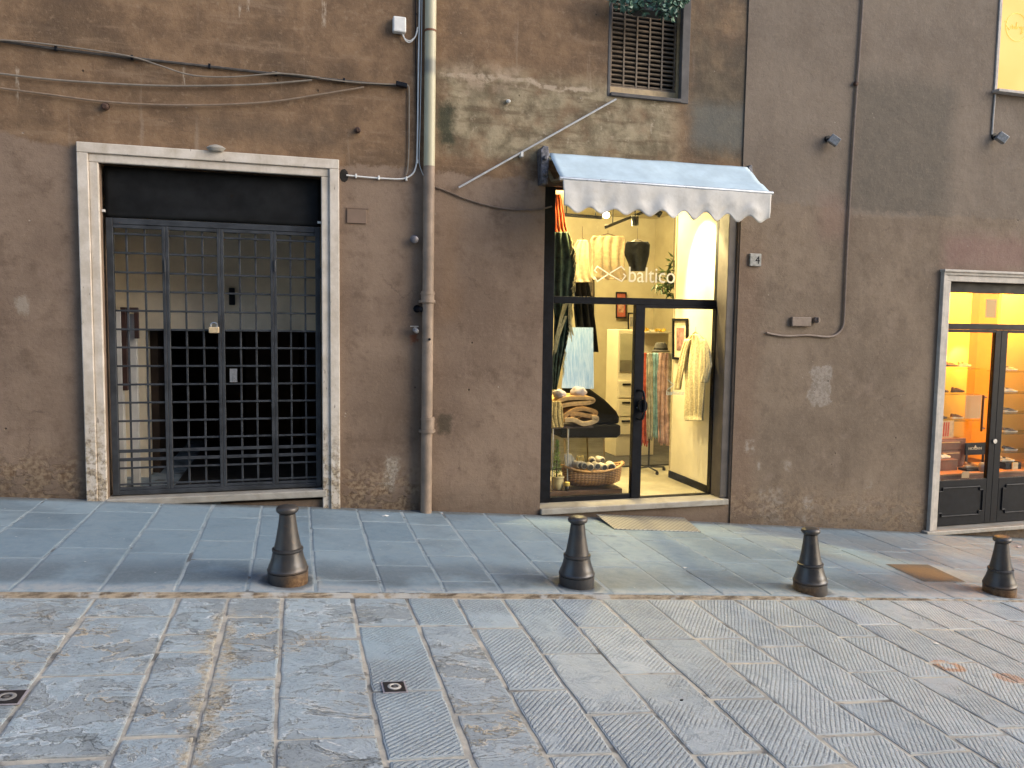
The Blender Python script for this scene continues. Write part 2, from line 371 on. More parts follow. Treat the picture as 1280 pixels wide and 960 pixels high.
        sx = n.add(sx, n.mul(n.sub(n.noise(17, 6, .75, dist=1), .5), .20)); buff = n.mul(n.ss(n.m('ABSOLUTE', n.add(sx, .385)), .085, .035), n.ss(Y, -2.45, -2.75), n.ss(n.noise(24, 6, .75), .36, .56))
        c = n.mix(n.mul(buff, .75), c, n.mix(n.ss(fine, .4, .6), (.34, .25, .14), (.60, .50, .34)))
        # orange marks
        for px, py, w, hh_ in ((1185, 830, .10, .085), (1262, 845, .09, .07)):
            p = ground_at(px, py)
            d = n.m('SQRT', n.add(n.m('POWER', n.m('DIVIDE', n.sub(X, p.x), w), 2), n.m('POWER', n.m('DIVIDE', n.sub(Y, p.y), hh_), 2)))
            d = n.add(d, n.mul(n.sub(n.noise(16, 3, .6), .5), .5))
            ring = n.mul(n.ss(d, 1.1, .95), n.ss(d, .35, .6) if px < 1200 else .8)
            c = n.mix(n.mul(ring, n.ss(fine, .3, .5), .8), c, (.40, .17, .055))
    ed = n.mul(n.ss(edge, .34, .03), n.ss(n.noise(9, 5, .7), .34, .62))
    c = n.mix(n.mul(ed, .42 if road else .35), c, (.40, .38, .34) if road else (.27, .30, .32))
    sp = n.mul(n.ss(n.vor(13)[0], .10, .06), n.ss(n.noise(2.1, 3, .5), .54, .60))
    c = n.mix(n.mul(sp, .8), c, (.55, .56, .56))
    sp2 = n.mul(n.ss(n.vor(9)[0], .06, .04), n.ss(n.noise(3.7, 3, .5), .56, .60))
    c = n.mix(n.mul(sp2, .7), c, (.05, .05, .05))
    c = n.mix(n.mul(n.ss(fine, .45, .75), .28), c, (.33, .34, .35))
    nm = n.bump(hgt_, 1.0 if road else .5, .020 if road else .012); nm = n.bump(n.noise(160, 3, .6), .2, .002, nm)
    return n.fin(c, n.ss(med, .3, .7, .46, .68), nm)
def mortar():
    n = NT('joint_mortar', .9, spec=.2)
    X, Y, Z = n.sep(n.pos()); road = n.ss(Y, -2.30, -2.36)
    f = n.noise(7, 5, .65)
    a = n.mix(n.ss(f, .35, .65), (.20, .25, .28), (.29, .33, .35))
    b = n.mix(n.ss(f, .35, .65), (.30, .285, .255), (.50, .45, .37))
    c = n.mix(road, a, b); c = n.mix(n.mul(n.ss(n.noise(5.1, 4, .6), .56, .66), .8), c, (.09, .088, .085))
    return n.fin(c, .9, n.bump(n.noise(60, 5, .7), .5, .006))
def kerbmat():
    n = NT('kerb_edge', .85, spec=.2); v = n.scaled(2, 2, 14)
    f = n.noise(3, 6, .7, v)
    c = n.mix(n.ss(f, .35, .62), (.085, .062, .042), (.34, .275, .195)); c = n.mix(n.mul(n.ss(n.noise(5, 4, .6), .52, .62), .7), c, (.40, .40, .38))
    return n.fin(c, .85, n.bump(f, .8, .012))
M_BROWN = plaster('brown'); M_GREY = plaster('greyish')
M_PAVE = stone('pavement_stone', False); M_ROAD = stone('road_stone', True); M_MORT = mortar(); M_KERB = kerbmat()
# ------------------------------------------------------------------ ground, road and pavement
YK = -2.32
def step(x): return .024 if x < 2.6 else max(.007, .024-(x-2.6)*.008)
bm = nb(); N = 60                                  # the mortar bed, one sheet to the horizon
xs = [-60+i*1.0 for i in range(121)]
rows = {}
for y, dz in ((-90, -.054), (YK-.0, -.054), (YK+.012, -.0035), (.6, -.0035), (60, -.0035)):
    rows[y] = [bm.verts.new((x, y, g(max(-14, min(16, x)))+(dz if dz > -.01 else -.0060-step(x)))) for x in xs]
ks = list(rows)
for a, b in zip(ks, ks[1:]):
    for i in range(len(xs)-1): bm.faces.new((rows[a][i], rows[a][i+1], rows[b][i+1], rows[b][i]))
struct(obj('ground', bm, M_MORT))
def slabs(name, cols, mat, dzf, gap, rng, wearf, angf, wob):
    bm = nb(); L1 = bm.loops.layers.float_color.new('slab'); L2 = bm.loops.layers.float_color.new('slab_edge')
    for (xa, xb, ys) in cols:
        for ya, yb in zip(ys, ys[1:]):
            t = [rng.uniform(-.0014, .0014) for _ in range(4)]; j = [rng.uniform(-wob, wob) for _ in range(8)]
            q = gap/2
            cor = [(xa+q+j[0], ya+q+j[1]), (xb-q+j[2], ya+q+j[3]), (xb-q+j[4], yb-q+j[5]), (xa+q+j[6], yb-q+j[7])]
            col = (rng.random(), wearf((xa+xb)/2, (ya+yb)/2, rng), angf((xa+xb)/2, rng), 1)
            cen = Vector((sum(c[0] for c in cor)/4, sum(c[1] for c in cor)/4))
            # wavy rim: several points per side, three nested rings (foot, shoulder, 5 cm in)
            rim = []
            for k in range(4):
                a = Vector(cor[k]); b = Vector(cor[(k+1) % 4]); m_ = max(2, int((b-a).length/.07))
                nn = Vector((-(b-a).y, (b-a).x)).normalized()
                for s_ in range(m_):
                    p = a+(b-a)*s_/m_; w_ = mnoise.noise((p.x*9, p.y*9, k*3.1))*wob*1.1 if s_ else wob*.7
                    rim.append(p+nn*w_)
            nrm = len(rim)
            def ring(d, dz):
                out = []
                for i, p in enumerate(rim):
                    v = (cen-p); sx = xb-xa; sy2 = yb-ya
                    qx = p.x+(d if v.x > 0 else -d)*min(1, abs(v.x)/(sx*.5)*1.6); qy = p.y+(d if v.y > 0 else -d)*min(1, abs(v.y)/(sy2*.5)*1.6)
                    tz = t[0]+(t[1]-t[0])*((qx-xa)/sx)+(t[2]-t[1])*((qy-ya)/sy2)
                    out.append(bm.verts.new((qx, qy, g(qx)+dzf(qx)+dz+tz)))
                return out
            r0 = ring(0, -.012); r1 = ring(.003, -.0022); r2 = ring(.012, 0); r3 = ring(.05, 0)
            fs = []
            for A_, B_, ea, eb in ((r0, r1, 0, 0), (r1, r2, 0, .25), (r2, r3, .25, 1)):
                for i in range(nrm):
                    k = (i+1) % nrm; f = bm.faces.new((A_[i], A_[k], B_[k], B_[i])); fs.append(f)
                    for lp, e in zip(f.loops, (ea, ea, eb, eb)): lp[L2] = (e, e, e, 1)
            f = bm.faces.new(r3); fs.append(f)
            for lp in f.loops: lp[L2] = (1, 1, 1, 1)
            for f in fs:
                for lp in f.loops: lp[L1] = col
    o = obj(name, bm, mat, fix=False, smooth=False); return struct(o)
rng = random.Random(3)
def courses(xm, pys, y0, y1, lo, hi, dz=0.0):
    known = sorted(y_for(xm, p, dz) for p in pys if True)
    ys = []
    y = known[0] if known else rng.uniform(y0, y0+hi)
    ys = list(known) or [y]
    while ys[0] > y0+.22: ys.insert(0, max(y0, ys[0]-rng.uniform(lo, hi)))
    while ys[-1] < y1-.22: ys.append(min(y1, ys[-1]+rng.uniform(lo, hi)))
    ys[0] = y0; ys[-1] = y1
    ys = [ys[0]]+[v for v in ys[1:-1] if y0+.12 < v < y1-.12]+[ys[-1]]
    return ys
PX = [-2.02, -1.58, -1.12, -.71, -.30, .11, .535, .945, 1.335, 1.755, 2.14, 2.63, 3.02, 3.43, 3.86, 4.27, 4.69]
known = {-2.02: (661, 697), -1.58: (640, 685), -1.12: (662,), -.71: (647, 676), -.30: (645, 670, 699), .11: (661, 689), .535: (677,), .945: (656, 674, 695), 1.335: (663, 717), 1.755: (677, 702), 2.14: (689, 709), 2.63: (702,), 3.02: (712,)}
while PX[0] > -9: PX.insert(0, PX[0]-rng.uniform(.38, .46))
while PX[-1] < 13: PX.append(PX[-1]+rng.uniform(.38, .46))
cols = [(a, b, courses((a+b)/2, known.get(a, ()), YK+.012, .03, .45, .95)) for a, b in zip(PX, PX[1:])]
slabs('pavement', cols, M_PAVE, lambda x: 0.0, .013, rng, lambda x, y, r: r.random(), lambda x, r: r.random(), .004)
RX = [-1.62, -1.13, -.68, -.40, -.09, .33, .68, 1.0, 1.31, 1.66, 2.02, 2.37, 2.72, 3.08]
rk = {-1.62: (795, 832), -1.13: (774, 848, 955), -.68: (796, 818, 925), -.40: (774,), -.09: (802, 927), .33: (785, 867, 953), .68: (785, 895), 1.0: (788, 866, 947), 1.31: (820, 895), 1.66: (787, 845, 945), 2.02: (802, 877), 2.37: (801, 832)}
while RX[0] > -9: RX.insert(0, RX[0]-rng.uniform(.38, .5))
while RX[-1] < 13: RX.append(RX[-1]+rng.uniform(.31, .38))
cols = [(a, b, courses((a+b)/2, rk.get(a, ()), -7.6, YK-.03, .45, .85, -.04)) for a, b in zip(RX, RX[1:])]
def wearf(x, y, r):
    if x < .33: return r.uniform(.55, 1.0)
    if x < 1.1: return r.choice((.05, .15, .30, .8))
    return r.choice((.02, .03, .05, .08, .12, .18, .25, .36))
slabs('road', cols, M_ROAD, lambda x: -step(x), .017, rng, wearf, lambda x, r: ((40 if x < 1 else 46 if x < 2.2 else 56)+r.uniform(-6, 6))/90, .007)
bm = nb()                                           # the kerb's rough riser under the pavement edge
xx = [-9+i*.06 for i in range(int(22/.06))]
prev = None
for i, x in enumerate(xx):
    k = mnoise.noise((x*1.3, 0, 0))*.010+mnoise.noise((x*7, 3, 0))*.005
    ring = [bm.verts.new((x, YK+.014+k*.3, g(x)-.006)), bm.verts.new((x, YK-.004+k, g(x)-.010-abs(k)*.2)), bm.verts.new((x, YK-.016-abs(k), g(x)-step(x)-.002)), bm.verts.new((x, YK-.034-k*1.5, g(x)-step(x)-.016))]
    if prev:
        for a in range(3): bm.faces.new((prev[a], ring[a], ring[a+1], prev[a+1]))
    prev = ring
struct(obj('kerb', bm, M_KERB, smooth=True))
#==PART3==
# ------------------------------------------------------------------ plain materials
M_BLACKM = simple('black_metal', (.006, .007, .010), .45, 0.0, .3, 14, .05, .16)
M_GATE = simple('gate_paint', (.030, .033, .038), .45, .0, .35, 9, .15, .4)
M_IRON = simple('cast_iron', (.045, .045, .05), .38, .6, .3, 10, .1)
M_DARK = simple('dark_void', (.010, .008, .006), .9, 0, .2)
M_CREAM = simple('cream_paint', (.66, .60, .45), .8, 0, .06, 4, .05)
M_BACK = simple('shop_back_wall', (.42, .37, .25), .85, 0, .08, 3, .05)
M_WOODD = simple('dark_wood', (.055, .030, .018), .5, 0, .4, 6, .1)
M_WHITE = simple('white_plastic', (.62, .61, .58), .5, 0, .08, 12)
M_GREYP = simple('grey_cable', (.20, .17, .135), .6, 0, .15, 20)
M_BROWNP = simple('painted_cable', (.12, .085, .062), .7, 0, .2, 20)
M_STEEL = simple('steel', (.45, .45, .46), .35, .85, .15, 30)
def emis(name, col, st):
    n = NT(name); n.b.inputs['Base Color'].default_value = (*col, 1); n.b.inputs['Emission Color'].default_value = (*col, 1); n.b.inputs['Emission Strength'].default_value = st; return n.mat
M_LAMP = emis('lamp_glow', (1, .78, .45), 30)
M_LAMPO = emis('amber_lamp_glow', (1, .60, .18), 25)
def glass(name, tint=(1, 1, 1)):
    m = bpy.data.materials.new(name); m.use_nodes = True; t = m.node_tree; t.nodes.clear()
    o = t.nodes.new('ShaderNodeOutputMaterial'); mx = t.nodes.new('ShaderNodeMixShader'); a = t.nodes.new('ShaderNodeBsdfTransparent'); b = t.nodes.new('ShaderNodeBsdfGlossy'); lw = t.nodes.new('ShaderNodeLayerWeight'); lw.inputs[0].default_value = .5; pw = t.nodes.new('ShaderNodeMath'); pw.operation = 'POWER'; pw.inputs[1].default_value = 5; f = t.nodes.new('ShaderNodeMath'); f.operation = 'MULTIPLY_ADD'; f.inputs[1].default_value = .8; f.inputs[2].default_value = .022
    a.inputs[0].default_value = (*tint, 1); b.inputs['Roughness'].default_value = .02; t.links.new(lw.outputs['Facing'], pw.inputs[0]); t.links.new(pw.outputs[0], f.inputs[0])
    t.links.new(f.outputs[0], mx.inputs[0]); t.links.new(a.outputs[0], mx.inputs[1]); t.links.new(b.outputs[0], mx.inputs[2]); t.links.new(mx.outputs[0], o.inputs[0]); return m
M_GLASS = glass('window_glass', (.96, .97, .96)); M_SHELF = glass('shelf_glass', (.80, .84, .78))
def surround_mat():
    n = NT('painted_stone', .75, spec=.3); X, Y, Z = n.sep(n.pos()); h = hgt(n, X, Z)
    med = n.noise(7, 6, .65); fine = n.noise(40, 5, .7); st = n.noise(1, 6, .65, n.scaled(9, 9, 2.2))
    c = n.mix(n.ss(med, .3, .7), (.44, .38, .31), (.58, .52, .45)); c = n.mix(n.mul(n.ss(st, .5, .72), .5), c, (.36, .30, .22))
    low = n.ss(n.add(h, n.mul(n.sub(med, .5), .9)), .95, .25)
    c = n.mix(n.mul(low, n.ss(n.noise(16, 6, .7), .44, .56), .85), c, n.mix(n.ss(fine, .4, .6), (.12, .085, .055), (.38, .31, .21)))
    c = n.mix(n.mul(n.ss(n.noise(22, 4, .6, n.scaled(1, 1, .35)), .66, .70), .7), c, (.12, .10, .08))
    nm = n.bump(n.add(n.mul(low, n.noise(16, 6, .7), 1.2), n.add(n.mul(med, .3), n.mul(fine, .15))), .6, .012)
    return n.fin(c, .75, nm)
M_SURR = surround_mat()
def vinyl(name, col, k):
    m = bpy.data.materials.new(name); m.use_nodes = True; t = m.node_tree; b = t.nodes['Principled BSDF']; b.inputs['Base Color'].default_value = (*col, 1); b.inputs['Roughness'].default_value = .6
    tr = t.nodes.new('ShaderNodeBsdfTranslucent'); tr.inputs[0].default_value = (*col, 1); mx = t.nodes.new('ShaderNodeMixShader'); mx.inputs[0].default_value = k
    t.links.new(b.outputs[0], mx.inputs[1]); t.links.new(tr.outputs[0], mx.inputs[2]); t.links.new(mx.outputs[0], t.nodes['Material Output'].inputs[0]); return m
M_VINYL = vinyl('white_vinyl', (.88, .87, .82), .55); M_VINYL2 = vinyl('frosted_vinyl', (.55, .62, .55), .4)
def marble():
    n = NT('sill_marble', .45); a = n.noise(3, 8, .7, dist=1.2)
    c = n.mix(n.ss(a, .4, .65), (.33, .305, .265), (.24, .22, .185)); c = n.mix(n.mul(n.ss(n.noise(14, 5, .7), .5, .7), .5), c, (.30, .25, .19))
    return n.fin(c, .5, n.bump(n.noise(40, 4, .6), .2, .004))
M_MARB = marble()
# ------------------------------------------------------------------ walls with openings
def wall_mesh(x0, x1, z0, z1, holes, y0, th):
    bm = nb(); xs = sorted({x0, x1, *[h[0] for h in holes], *[h[1] for h in holes]}); zs = sorted({z0, z1, *[h[2] for h in holes], *[h[3] for h in holes]})
    inside = lambda x, z: any(h[0] < x < h[1] and h[2] < z < h[3] for h in holes)
    V = {}
    def v(x, y, z):
        k = (round(x, 5), round(y, 5), round(z, 5))
        if k not in V: V[k] = bm.verts.new(k)
        return V[k]
    cell = lambda i, j: 0 <= i < len(xs)-1 and 0 <= j < len(zs)-1 and not inside((xs[i]+xs[i+1])/2, (zs[j]+zs[j+1])/2)
    for i in range(len(xs)-1):
        for j in range(len(zs)-1):
            if not cell(i, j): continue
            a, b, c, d = xs[i], xs[i+1], zs[j], zs[j+1]
            bm.faces.new((v(a, y0, c), v(b, y0, c), v(b, y0, d), v(a, y0, d))); bm.faces.new((v(a, th, d), v(b, th, d), v(b, th, c), v(a, th, c)))
            if not cell(i-1, j): bm.faces.new((v(a, y0, d), v(a, th, d), v(a, th, c), v(a, y0, c)))
            if not cell(i+1, j): bm.faces.new((v(b, y0, c), v(b, th, c), v(b, th, d), v(b, y0, d)))
            if not cell(i, j-1): bm.faces.new((v(a, y0, c), v(a, th, c), v(b, th, c), v(b, y0, c)))
            if not cell(i, j+1): bm.faces.new((v(b, y0, d), v(b, th, d), v(a, th, d), v(a, y0, d)))
    return bm
SEAM = 4.475
DX0, DX1, DZ1 = -1.56, .235, 3.0                 # gate opening
SX0, SX1, SZ0, SZ1 = 2.335, 4.462, -.20, 3.12     # clothes shop opening
WX0, WX1, WZ0 = 2.985, 3.80, 3.965                # shuttered window
HX0, HX1, HZ0, HZ1 = 7.17, 9.75, -.66, 2.30       # shoe shop opening
UX0, UX1, UZ0, UZ1 = 7.70, 8.85, 4.42, 6.3        # lit upper window
TOP = 9.2
BL = thing('building', 'brown plastered building with a barred gateway, a clothes shop and a slatted window above', 'building', (1.2, .2, 0))
obj('wall', wall_mesh(-8, SEAM, -1.6, TOP, [(DX0, DX1, .06, DZ1), (SX0, SX1, SZ0, SZ1), (WX0, WX1, WZ0, 5.9)], 0, .38), M_BROWN, BL)
def shell(b, x0, x1, mat):
    bm = nb(); box(bm, x0+.01, x1-.01, 6.9, 7.2, -1.6, TOP); obj('back_wall', bm, mat, b)
    for xa in (x0, x1-.25):
        ya = 5.5 if abs(xa-SEAM) < .5 else .382
        bm = nb(); box(bm, xa, xa+.25, ya, 6.898, -1.6, TOP-.002); obj('end_wall', bm, mat, b)
    bm = nb(); box(bm, x0-.1, x1+.1, -.45, 7.4, TOP+.002, TOP+.16); obj('roof', bm, simple('roof_tile', (.22, .10, .06), .8, 0, .3, 8, .4), b)
shell(BL, -8, SEAM, M_BROWN)
BR = thing('building', 'greyish brown plastered building with a lit shoe shop and a glowing upper window', 'building', (8, .2, -.7))
obj('wall', wall_mesh(SEAM+.004, 14, -2.4, TOP+.3, [(HX0, HX1, HZ0, HZ1), (UX0, UX1, UZ0, UZ1)], -.014, .38), M_GREY, BR)
TOP += .3; shell(BR, SEAM+.004, 14, M_GREY); TOP -= .3
# ---- gateway: moulded surround, step, black canvas, folding gate
bm = nb()
o0, o1, ot = -1.715, .385, 3.135
for (w0, w1, pr) in ((0, .085, .055), (.085, .155, .036)):
    a0, a1, at_ = o0+w0, o1-w0, ot-w0; b0, b1, bt = o0+w1, o1-w1, ot-w1
    box(bm, a0, b0, -pr, .004, .0-.06+(g(a0)), bt); box(bm, b1, a1, -pr, .004, g(a1)-.06, bt); box(bm, a0, a1, -pr, .0045, bt+.0005, at_)

sur = obj('door_surround', bm, M_SURR, BL, bevel=.007)
sur['label'] = 'pale moulded stone surround, flaking and stained near the ground'
bm = nb(); p = at(270, 185, -.07); lathe(bm, [(.01, -.03), (.035, -.025), (.05, 0), (.03, .02), (.008, .028)], 10, p, sx=1.6, sy_=.7); obj('mortar_lump', bm, M_MARB, BL, smooth=True)
bm = nb(); box(bm, DX0-.01, DX1+.03, -.05, .40, .09, .155); obj('door_step', bm, M_MARB, BL, bevel=.01)
GX0, GX1, GZ0, GZ1, GY = -1.535, .222, .165, 2.545, .06
gate = None
def zr(y): return GZ1-(y-385)/1190*(GZ1-GZ0)
def xr(x): return GX0+(x-190)/907*(GX1-GX0)
bm = nb(); w = .045
box(bm, GX0, GX0+w+.008, GY, GY+.05, GZ0, GZ1); box(bm, GX1-w, GX1, GY, GY+.05, GZ0, GZ1); box(bm, GX0+w+.009, GX1-w-.001, GY, GY+.05, GZ1-.05, GZ1); box(bm, GX0+w+.009, GX1-w-.001, GY, GY+.05, GZ0, GZ0+.04)
gate = obj('gate', bm, M_GATE, BL, bevel=.004); gate['label'] = 'dark grey folding metal gate of square bars'
posts = [190, 427, 656.5, 886.5, 1097]; thin = [(268, 342), (508, 580), (739, 808), (962, 1028)]
hz = [450, 530, 612, 692, 775, 855, 933, 1013, 1093, 1172, 1252, 1330, 1458, 1530]
for i in range(4):
    bm = nb(); a = xr(posts[i])+(.054 if i == 0 else .028); b = xr(posts[i+1])-(.046 if i == 3 else .028)
    z0, z1 = GZ0+.042, GZ1-.052
    if i: box(bm, a-.027, a-.001, GY+.002, GY+.044, z0, z1)
    if i < 3: box(bm, b+.001, b+.027, GY+.002, GY+.044, z0, z1)
    box(bm, a, b, GY+.004, GY+.034, z1-.03, z1-.001); box(bm, a, b, GY+.004, GY+.034, z0+.001, z0+.025)
    for y in hz: box(bm, a, b, GY+.012, GY+.024, zr(y)-.0085, zr(y)+.0085)
    for y in (1383, 1420): box(bm, a, b, GY+.004, GY+.020, zr(y)-.014, zr(y)+.014)
    for x in thin[i]: box(bm, xr(x)-.0085, xr(x)+.0085, GY+.025, GY+.037, z0+.02, z1-.02)
    obj('gate_leaf', bm, M_GATE, gate, bevel=.002, seg=1)
bm = nb(); box(bm, xr(690), xr(722), GY-.004, GY+.001, zr(1085), zr(1025)); lathe(bm, [(.008, -.012), (.008, -.0045)], 10, (xr(706), GY, zr(1060)), 'y'); obj('lock_plate', bm, M_STEEL, gate)
for px, py in ((424, 580), (893, 565), (1100, 590)):
    bm = nb(); x = xr(px); lathe(bm, [(.009, -.05), (.009, .05)], 10, (x, GY-.007, zr(py)-.0)); obj('hinge', bm, M_GATE, gate, smooth=True)
# canvas over the gate
bm = nb(); n_x, n_z = 48, 14; vv = []
for j in range(n_z+1):
    for i in range(n_x+1):
        u, w_ = i/n_x, j/n_z; x = GX0-.005+u*(GX1-GX0+.010); z = GZ1+.004+w_*(DZ1-GZ1-.03)
        y = .075-.010*math.sin(u*9+w_*2)*(1-w_)*w_*3-.020*math.exp(-((w_-.12-.25*(u-.5))/.07)**2)*math.exp(-((u-.45)/.22)**2)-.006*mnoise.noise((u*7, w_*4, 1))
        vv.append(bm.verts.new((x, y, z)))
for j in range(n_z):
    for i in range(n_x):
        a = j*(n_x+1)+i; bm.faces.new((vv[a], vv[a+1], vv[a+n_x+2], vv[a+n_x+1]))
canv = obj('canvas_panel', bm, simple('black_canvas', (.007, .0075, .008), .7, 0, .3, 8, .1, .15), BL, smooth=True)
canv.modifiers.new('solid', 'SOLIDIFY').thickness = .006
for px, py in ((168, 357), (1104, 408)):
    bm = nb(); p = at(80+px/3.459, 160+py/3.459, .055); box(bm, p.x-.016, p.x+.016, .05, .07, p.z-.01, p.z+.01); obj('canvas_clip', bm, M_WHITE, canv)
# vestibule behind the gate
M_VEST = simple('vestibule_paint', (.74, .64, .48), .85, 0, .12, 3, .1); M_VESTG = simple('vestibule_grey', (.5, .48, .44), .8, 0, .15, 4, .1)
bm = nb(); X0, X1, YV = -1.80, .45, 1.05
box(bm, X0-.1, X0, .382, YV, .1, 3.1); box(bm, X1, X1+.1, .382, YV, .1, 3.1); box(bm, X0-.1, X1+.1, .382, YV, 3.101, 3.2)
zo = at(300, 414, YV).z
box(bm, X0, X1, YV, YV+.25, zo, 3.1); box(bm, X0, -1.42, YV, YV+.25, .1, zo-.001)
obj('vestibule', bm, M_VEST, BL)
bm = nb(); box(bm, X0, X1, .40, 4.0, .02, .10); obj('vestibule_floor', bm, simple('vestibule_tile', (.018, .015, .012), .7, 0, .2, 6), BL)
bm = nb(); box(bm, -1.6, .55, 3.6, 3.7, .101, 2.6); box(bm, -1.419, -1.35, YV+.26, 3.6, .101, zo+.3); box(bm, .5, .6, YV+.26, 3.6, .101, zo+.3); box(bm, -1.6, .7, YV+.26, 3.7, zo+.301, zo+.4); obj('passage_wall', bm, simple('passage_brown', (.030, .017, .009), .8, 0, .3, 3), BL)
bm = nb()
for k in range(4): box(bm, -1.0+k*.36, -1.0+k*.36+.33, 3.50, 3.59, .11, 1.75)
obj('inner_door', bm, simple('inner_door_wood', (.060, .030, .012), .6, 0, .3, 5), BL, bevel=.01)
pL = at(141, 500, .45); pR = at(155, 500, .45)
bm = nb(); box(bm, pL.x-.05, pR.x, .40, .50, .101, at(150, 388, .45).z); box(bm, at(163, 500, .5).x, at(173, 500, .5).x, .48, .54, .101, at(150, 392, .5).z); obj('inner_jamb', bm, M_VESTG, BL, bevel=.004)
bm = nb(); a = at(151, 384, .44); b = at(173, 384, .44); box(bm, a.x, a.x+.045, .41, .47, a.z-.75, a.z); box(bm, a.x+.046, b.x, .42, .46, a.z-.045, a.z); box(bm, b.x-.035, b.x, .42, .46, a.z-.28, a.z-.046); obj('inner_frame', bm, simple('oxblood_wood', (.035, .014, .010), .5, 0, .3, 8), BL, bevel=.003)
bm = nb(); a = at(290, 360, 1.04); box(bm, a.x-.028, a.x+.028, 1.0, 1.049, a.z-.17, a.z); obj('door_bell_box', bm, M_BLACKM, BL, bevel=.006)
bm = nb(); a = at(280, 289, 1.0); lathe(bm, [(.10, -.02), (.12, 0), (.11, .03), (.06, .045)], 24, (a.x, .97, a.z), sx=1.25, sy_=.5); obj('ceiling_light', bm, simple('dull_shade', (.16, .15, .14), .5), BL, smooth=True)
# ---- clothes shop front
SY = .25
X = lambda px, py=430: at(px, py, SY).x
Zf = lambda px, py: at(px, py, SY).z
LX0 = SX0+.001; LX1 = X(690.2); RX0 = X(894, 450); RX1 = SX1-.10
ZT0, ZT1 = Zf(790, 381), Zf(790, 372.5); ZB0 = -.135; ZB1 = Zf(840, 627.5); ZTOP = Zf(692, 237)
M0, M1 = X(790, 500), X(801.5, 500)
bm = nb(); d0, d1 = SY-.03, SY+.03
box(bm, LX0, LX1, d0, d1, ZB0, SZ1-.001); box(bm, RX0, RX1, d0, d1, ZB0, SZ1-.001); box(bm, LX1+.001, RX0-.001, d0, d1, ZTOP, SZ1-.001)
box(bm, LX1+.001, RX0-.001, d0, d1, ZT0, ZT1); box(bm, LX1+.001, M0-.001, d0, d1, ZB0, ZB0+.05)
shopf = obj('shop_front', bm, M_BLACKM, BL, bevel=.004); shopf['label'] = 'black metal shop front framing tall glass panes'
bm = nb(); box(bm, M0, M1, d0-.012, d1, ZB0+.005, ZT0-.001); box(bm, RX0-.035, RX0-.001, d0-.012, d1, ZB0+.005, ZT0-.001); box(bm, M1+.001, RX0-.036, d0-.012, d1, ZB0+.005, ZB1); box(bm, M1+.001, RX0-.036, d0-.012, d1, ZT0-.03, ZT0-.001)
door = obj('shop_door', bm, M_BLACKM, BL, bevel=.003)
bm = nb(); box(bm, M1+.001, RX0-.036, SY-.004, SY+.004, ZB1+.001, ZT0-.031); obj('door_glass', bm, M_GLASS, door)
bm = nb(); hp = at(801, 506, SY-.06); tube(bm, smooth_path([(hp.x-.03, d0-.012, hp.z+.15), (hp.x+.005, d0-.07, hp.z+.14), (hp.x+.02, d0-.08, hp.z), (hp.x+.005, d0-.07, hp.z-.14), (hp.x-.03, d0-.012, hp.z-.15)]), .013, 10); lathe(bm, [(.05, -.02), (.055, 0), (.045, .012)], 20, (hp.x+.012, d0-.045, hp.z-.01), 'y', 1, 1.35); obj('handle', bm, M_BLACKM, door, smooth=True)
bm = nb(); lathe(bm, [(.008, 0), (.008, .006)], 10, (hp.x-.035, d0-.019, hp.z-.03), 'y'); obj('lock', bm, M_STEEL, door)
bm = nb(); box(bm, LX1+.002, RX0-.002, SY-.004, SY+.004, ZT1+.001, ZTOP-.001); topg = obj('transom_glass', bm, M_GLASS, BL)
bm = nb(); box(bm, LX1+.002, M0-.002, SY-.004, SY+.004, ZB0+.051, ZT0-.001); obj('display_glass', bm, M_GLASS, BL)
bm = nb()                                           # white lettering stuck on the pane
q = lambda cx, cy: (lambda v: (v.x, v.z))(at(680+cx/4.8, 260+cy/4.8, SY-.006))
yA, yB = SY-.0065, SY-.0045
for pts in ([(318, 388), (303, 374), (320, 350), (392, 398), (466, 440), (490, 407), (476, 394)], [(303, 412), (320, 440), (388, 396)], [(396, 391), (464, 350), (484, 372)]):
    ribbon(bm, [q(*p) for p in pts], .013, yA, yB)
a = q(508, 444); b = q(785, 446); h = q(508, 352)
text_into(bm, 'baltico', a[0], a[1], yB, h[1]-a[1], .002, 0, b[0]-a[0])
obj('shop_lettering', bm, M_VINYL, topg)
bm = nb(); q2 = lambda cx, cy: (lambda v: (v.x, v.z))(at(790+cx/5.336, 380+cy/5.336, SY-.018))
yA, yB = SY-.0065, SY-.0045
ribbon(bm, [q2(240, 505), (q2(282, 540)), q2(240, 572)], .006, yA, yB)
a = q2(232, 608); b = q2(352, 610); text_into(bm, 'baltico', a[0], a[1], yB, .05, .002, 0, b[0]-a[0])
obj('door_lettering', bm, M_VINYL2, door)
bm = nb(); box(bm, SX0+.004, SX1-.02, -.035, SY+.06, -.20+.003, ZB0-.001); obj('shop_sill', bm, M_MARB, BL, bevel=.008)
bm = nb(); box(bm, RX1+.002, SX1-.003, .02, SY+.034, -.13, SZ1-.01); obj('shop_jamb', bm, simple('jamb_grey', (.085, .070, .060), .6, 0, .2, 6, .1), BL, bevel=.006)
bm = nb(); p = at(676.5, 487, .1); lathe(bm, [(.010, 0), (.010, .012)], 10, (SX0+.004, .1, p.z), 'x', 1, 1); obj('door_bell', bm, M_WHITE, BL)
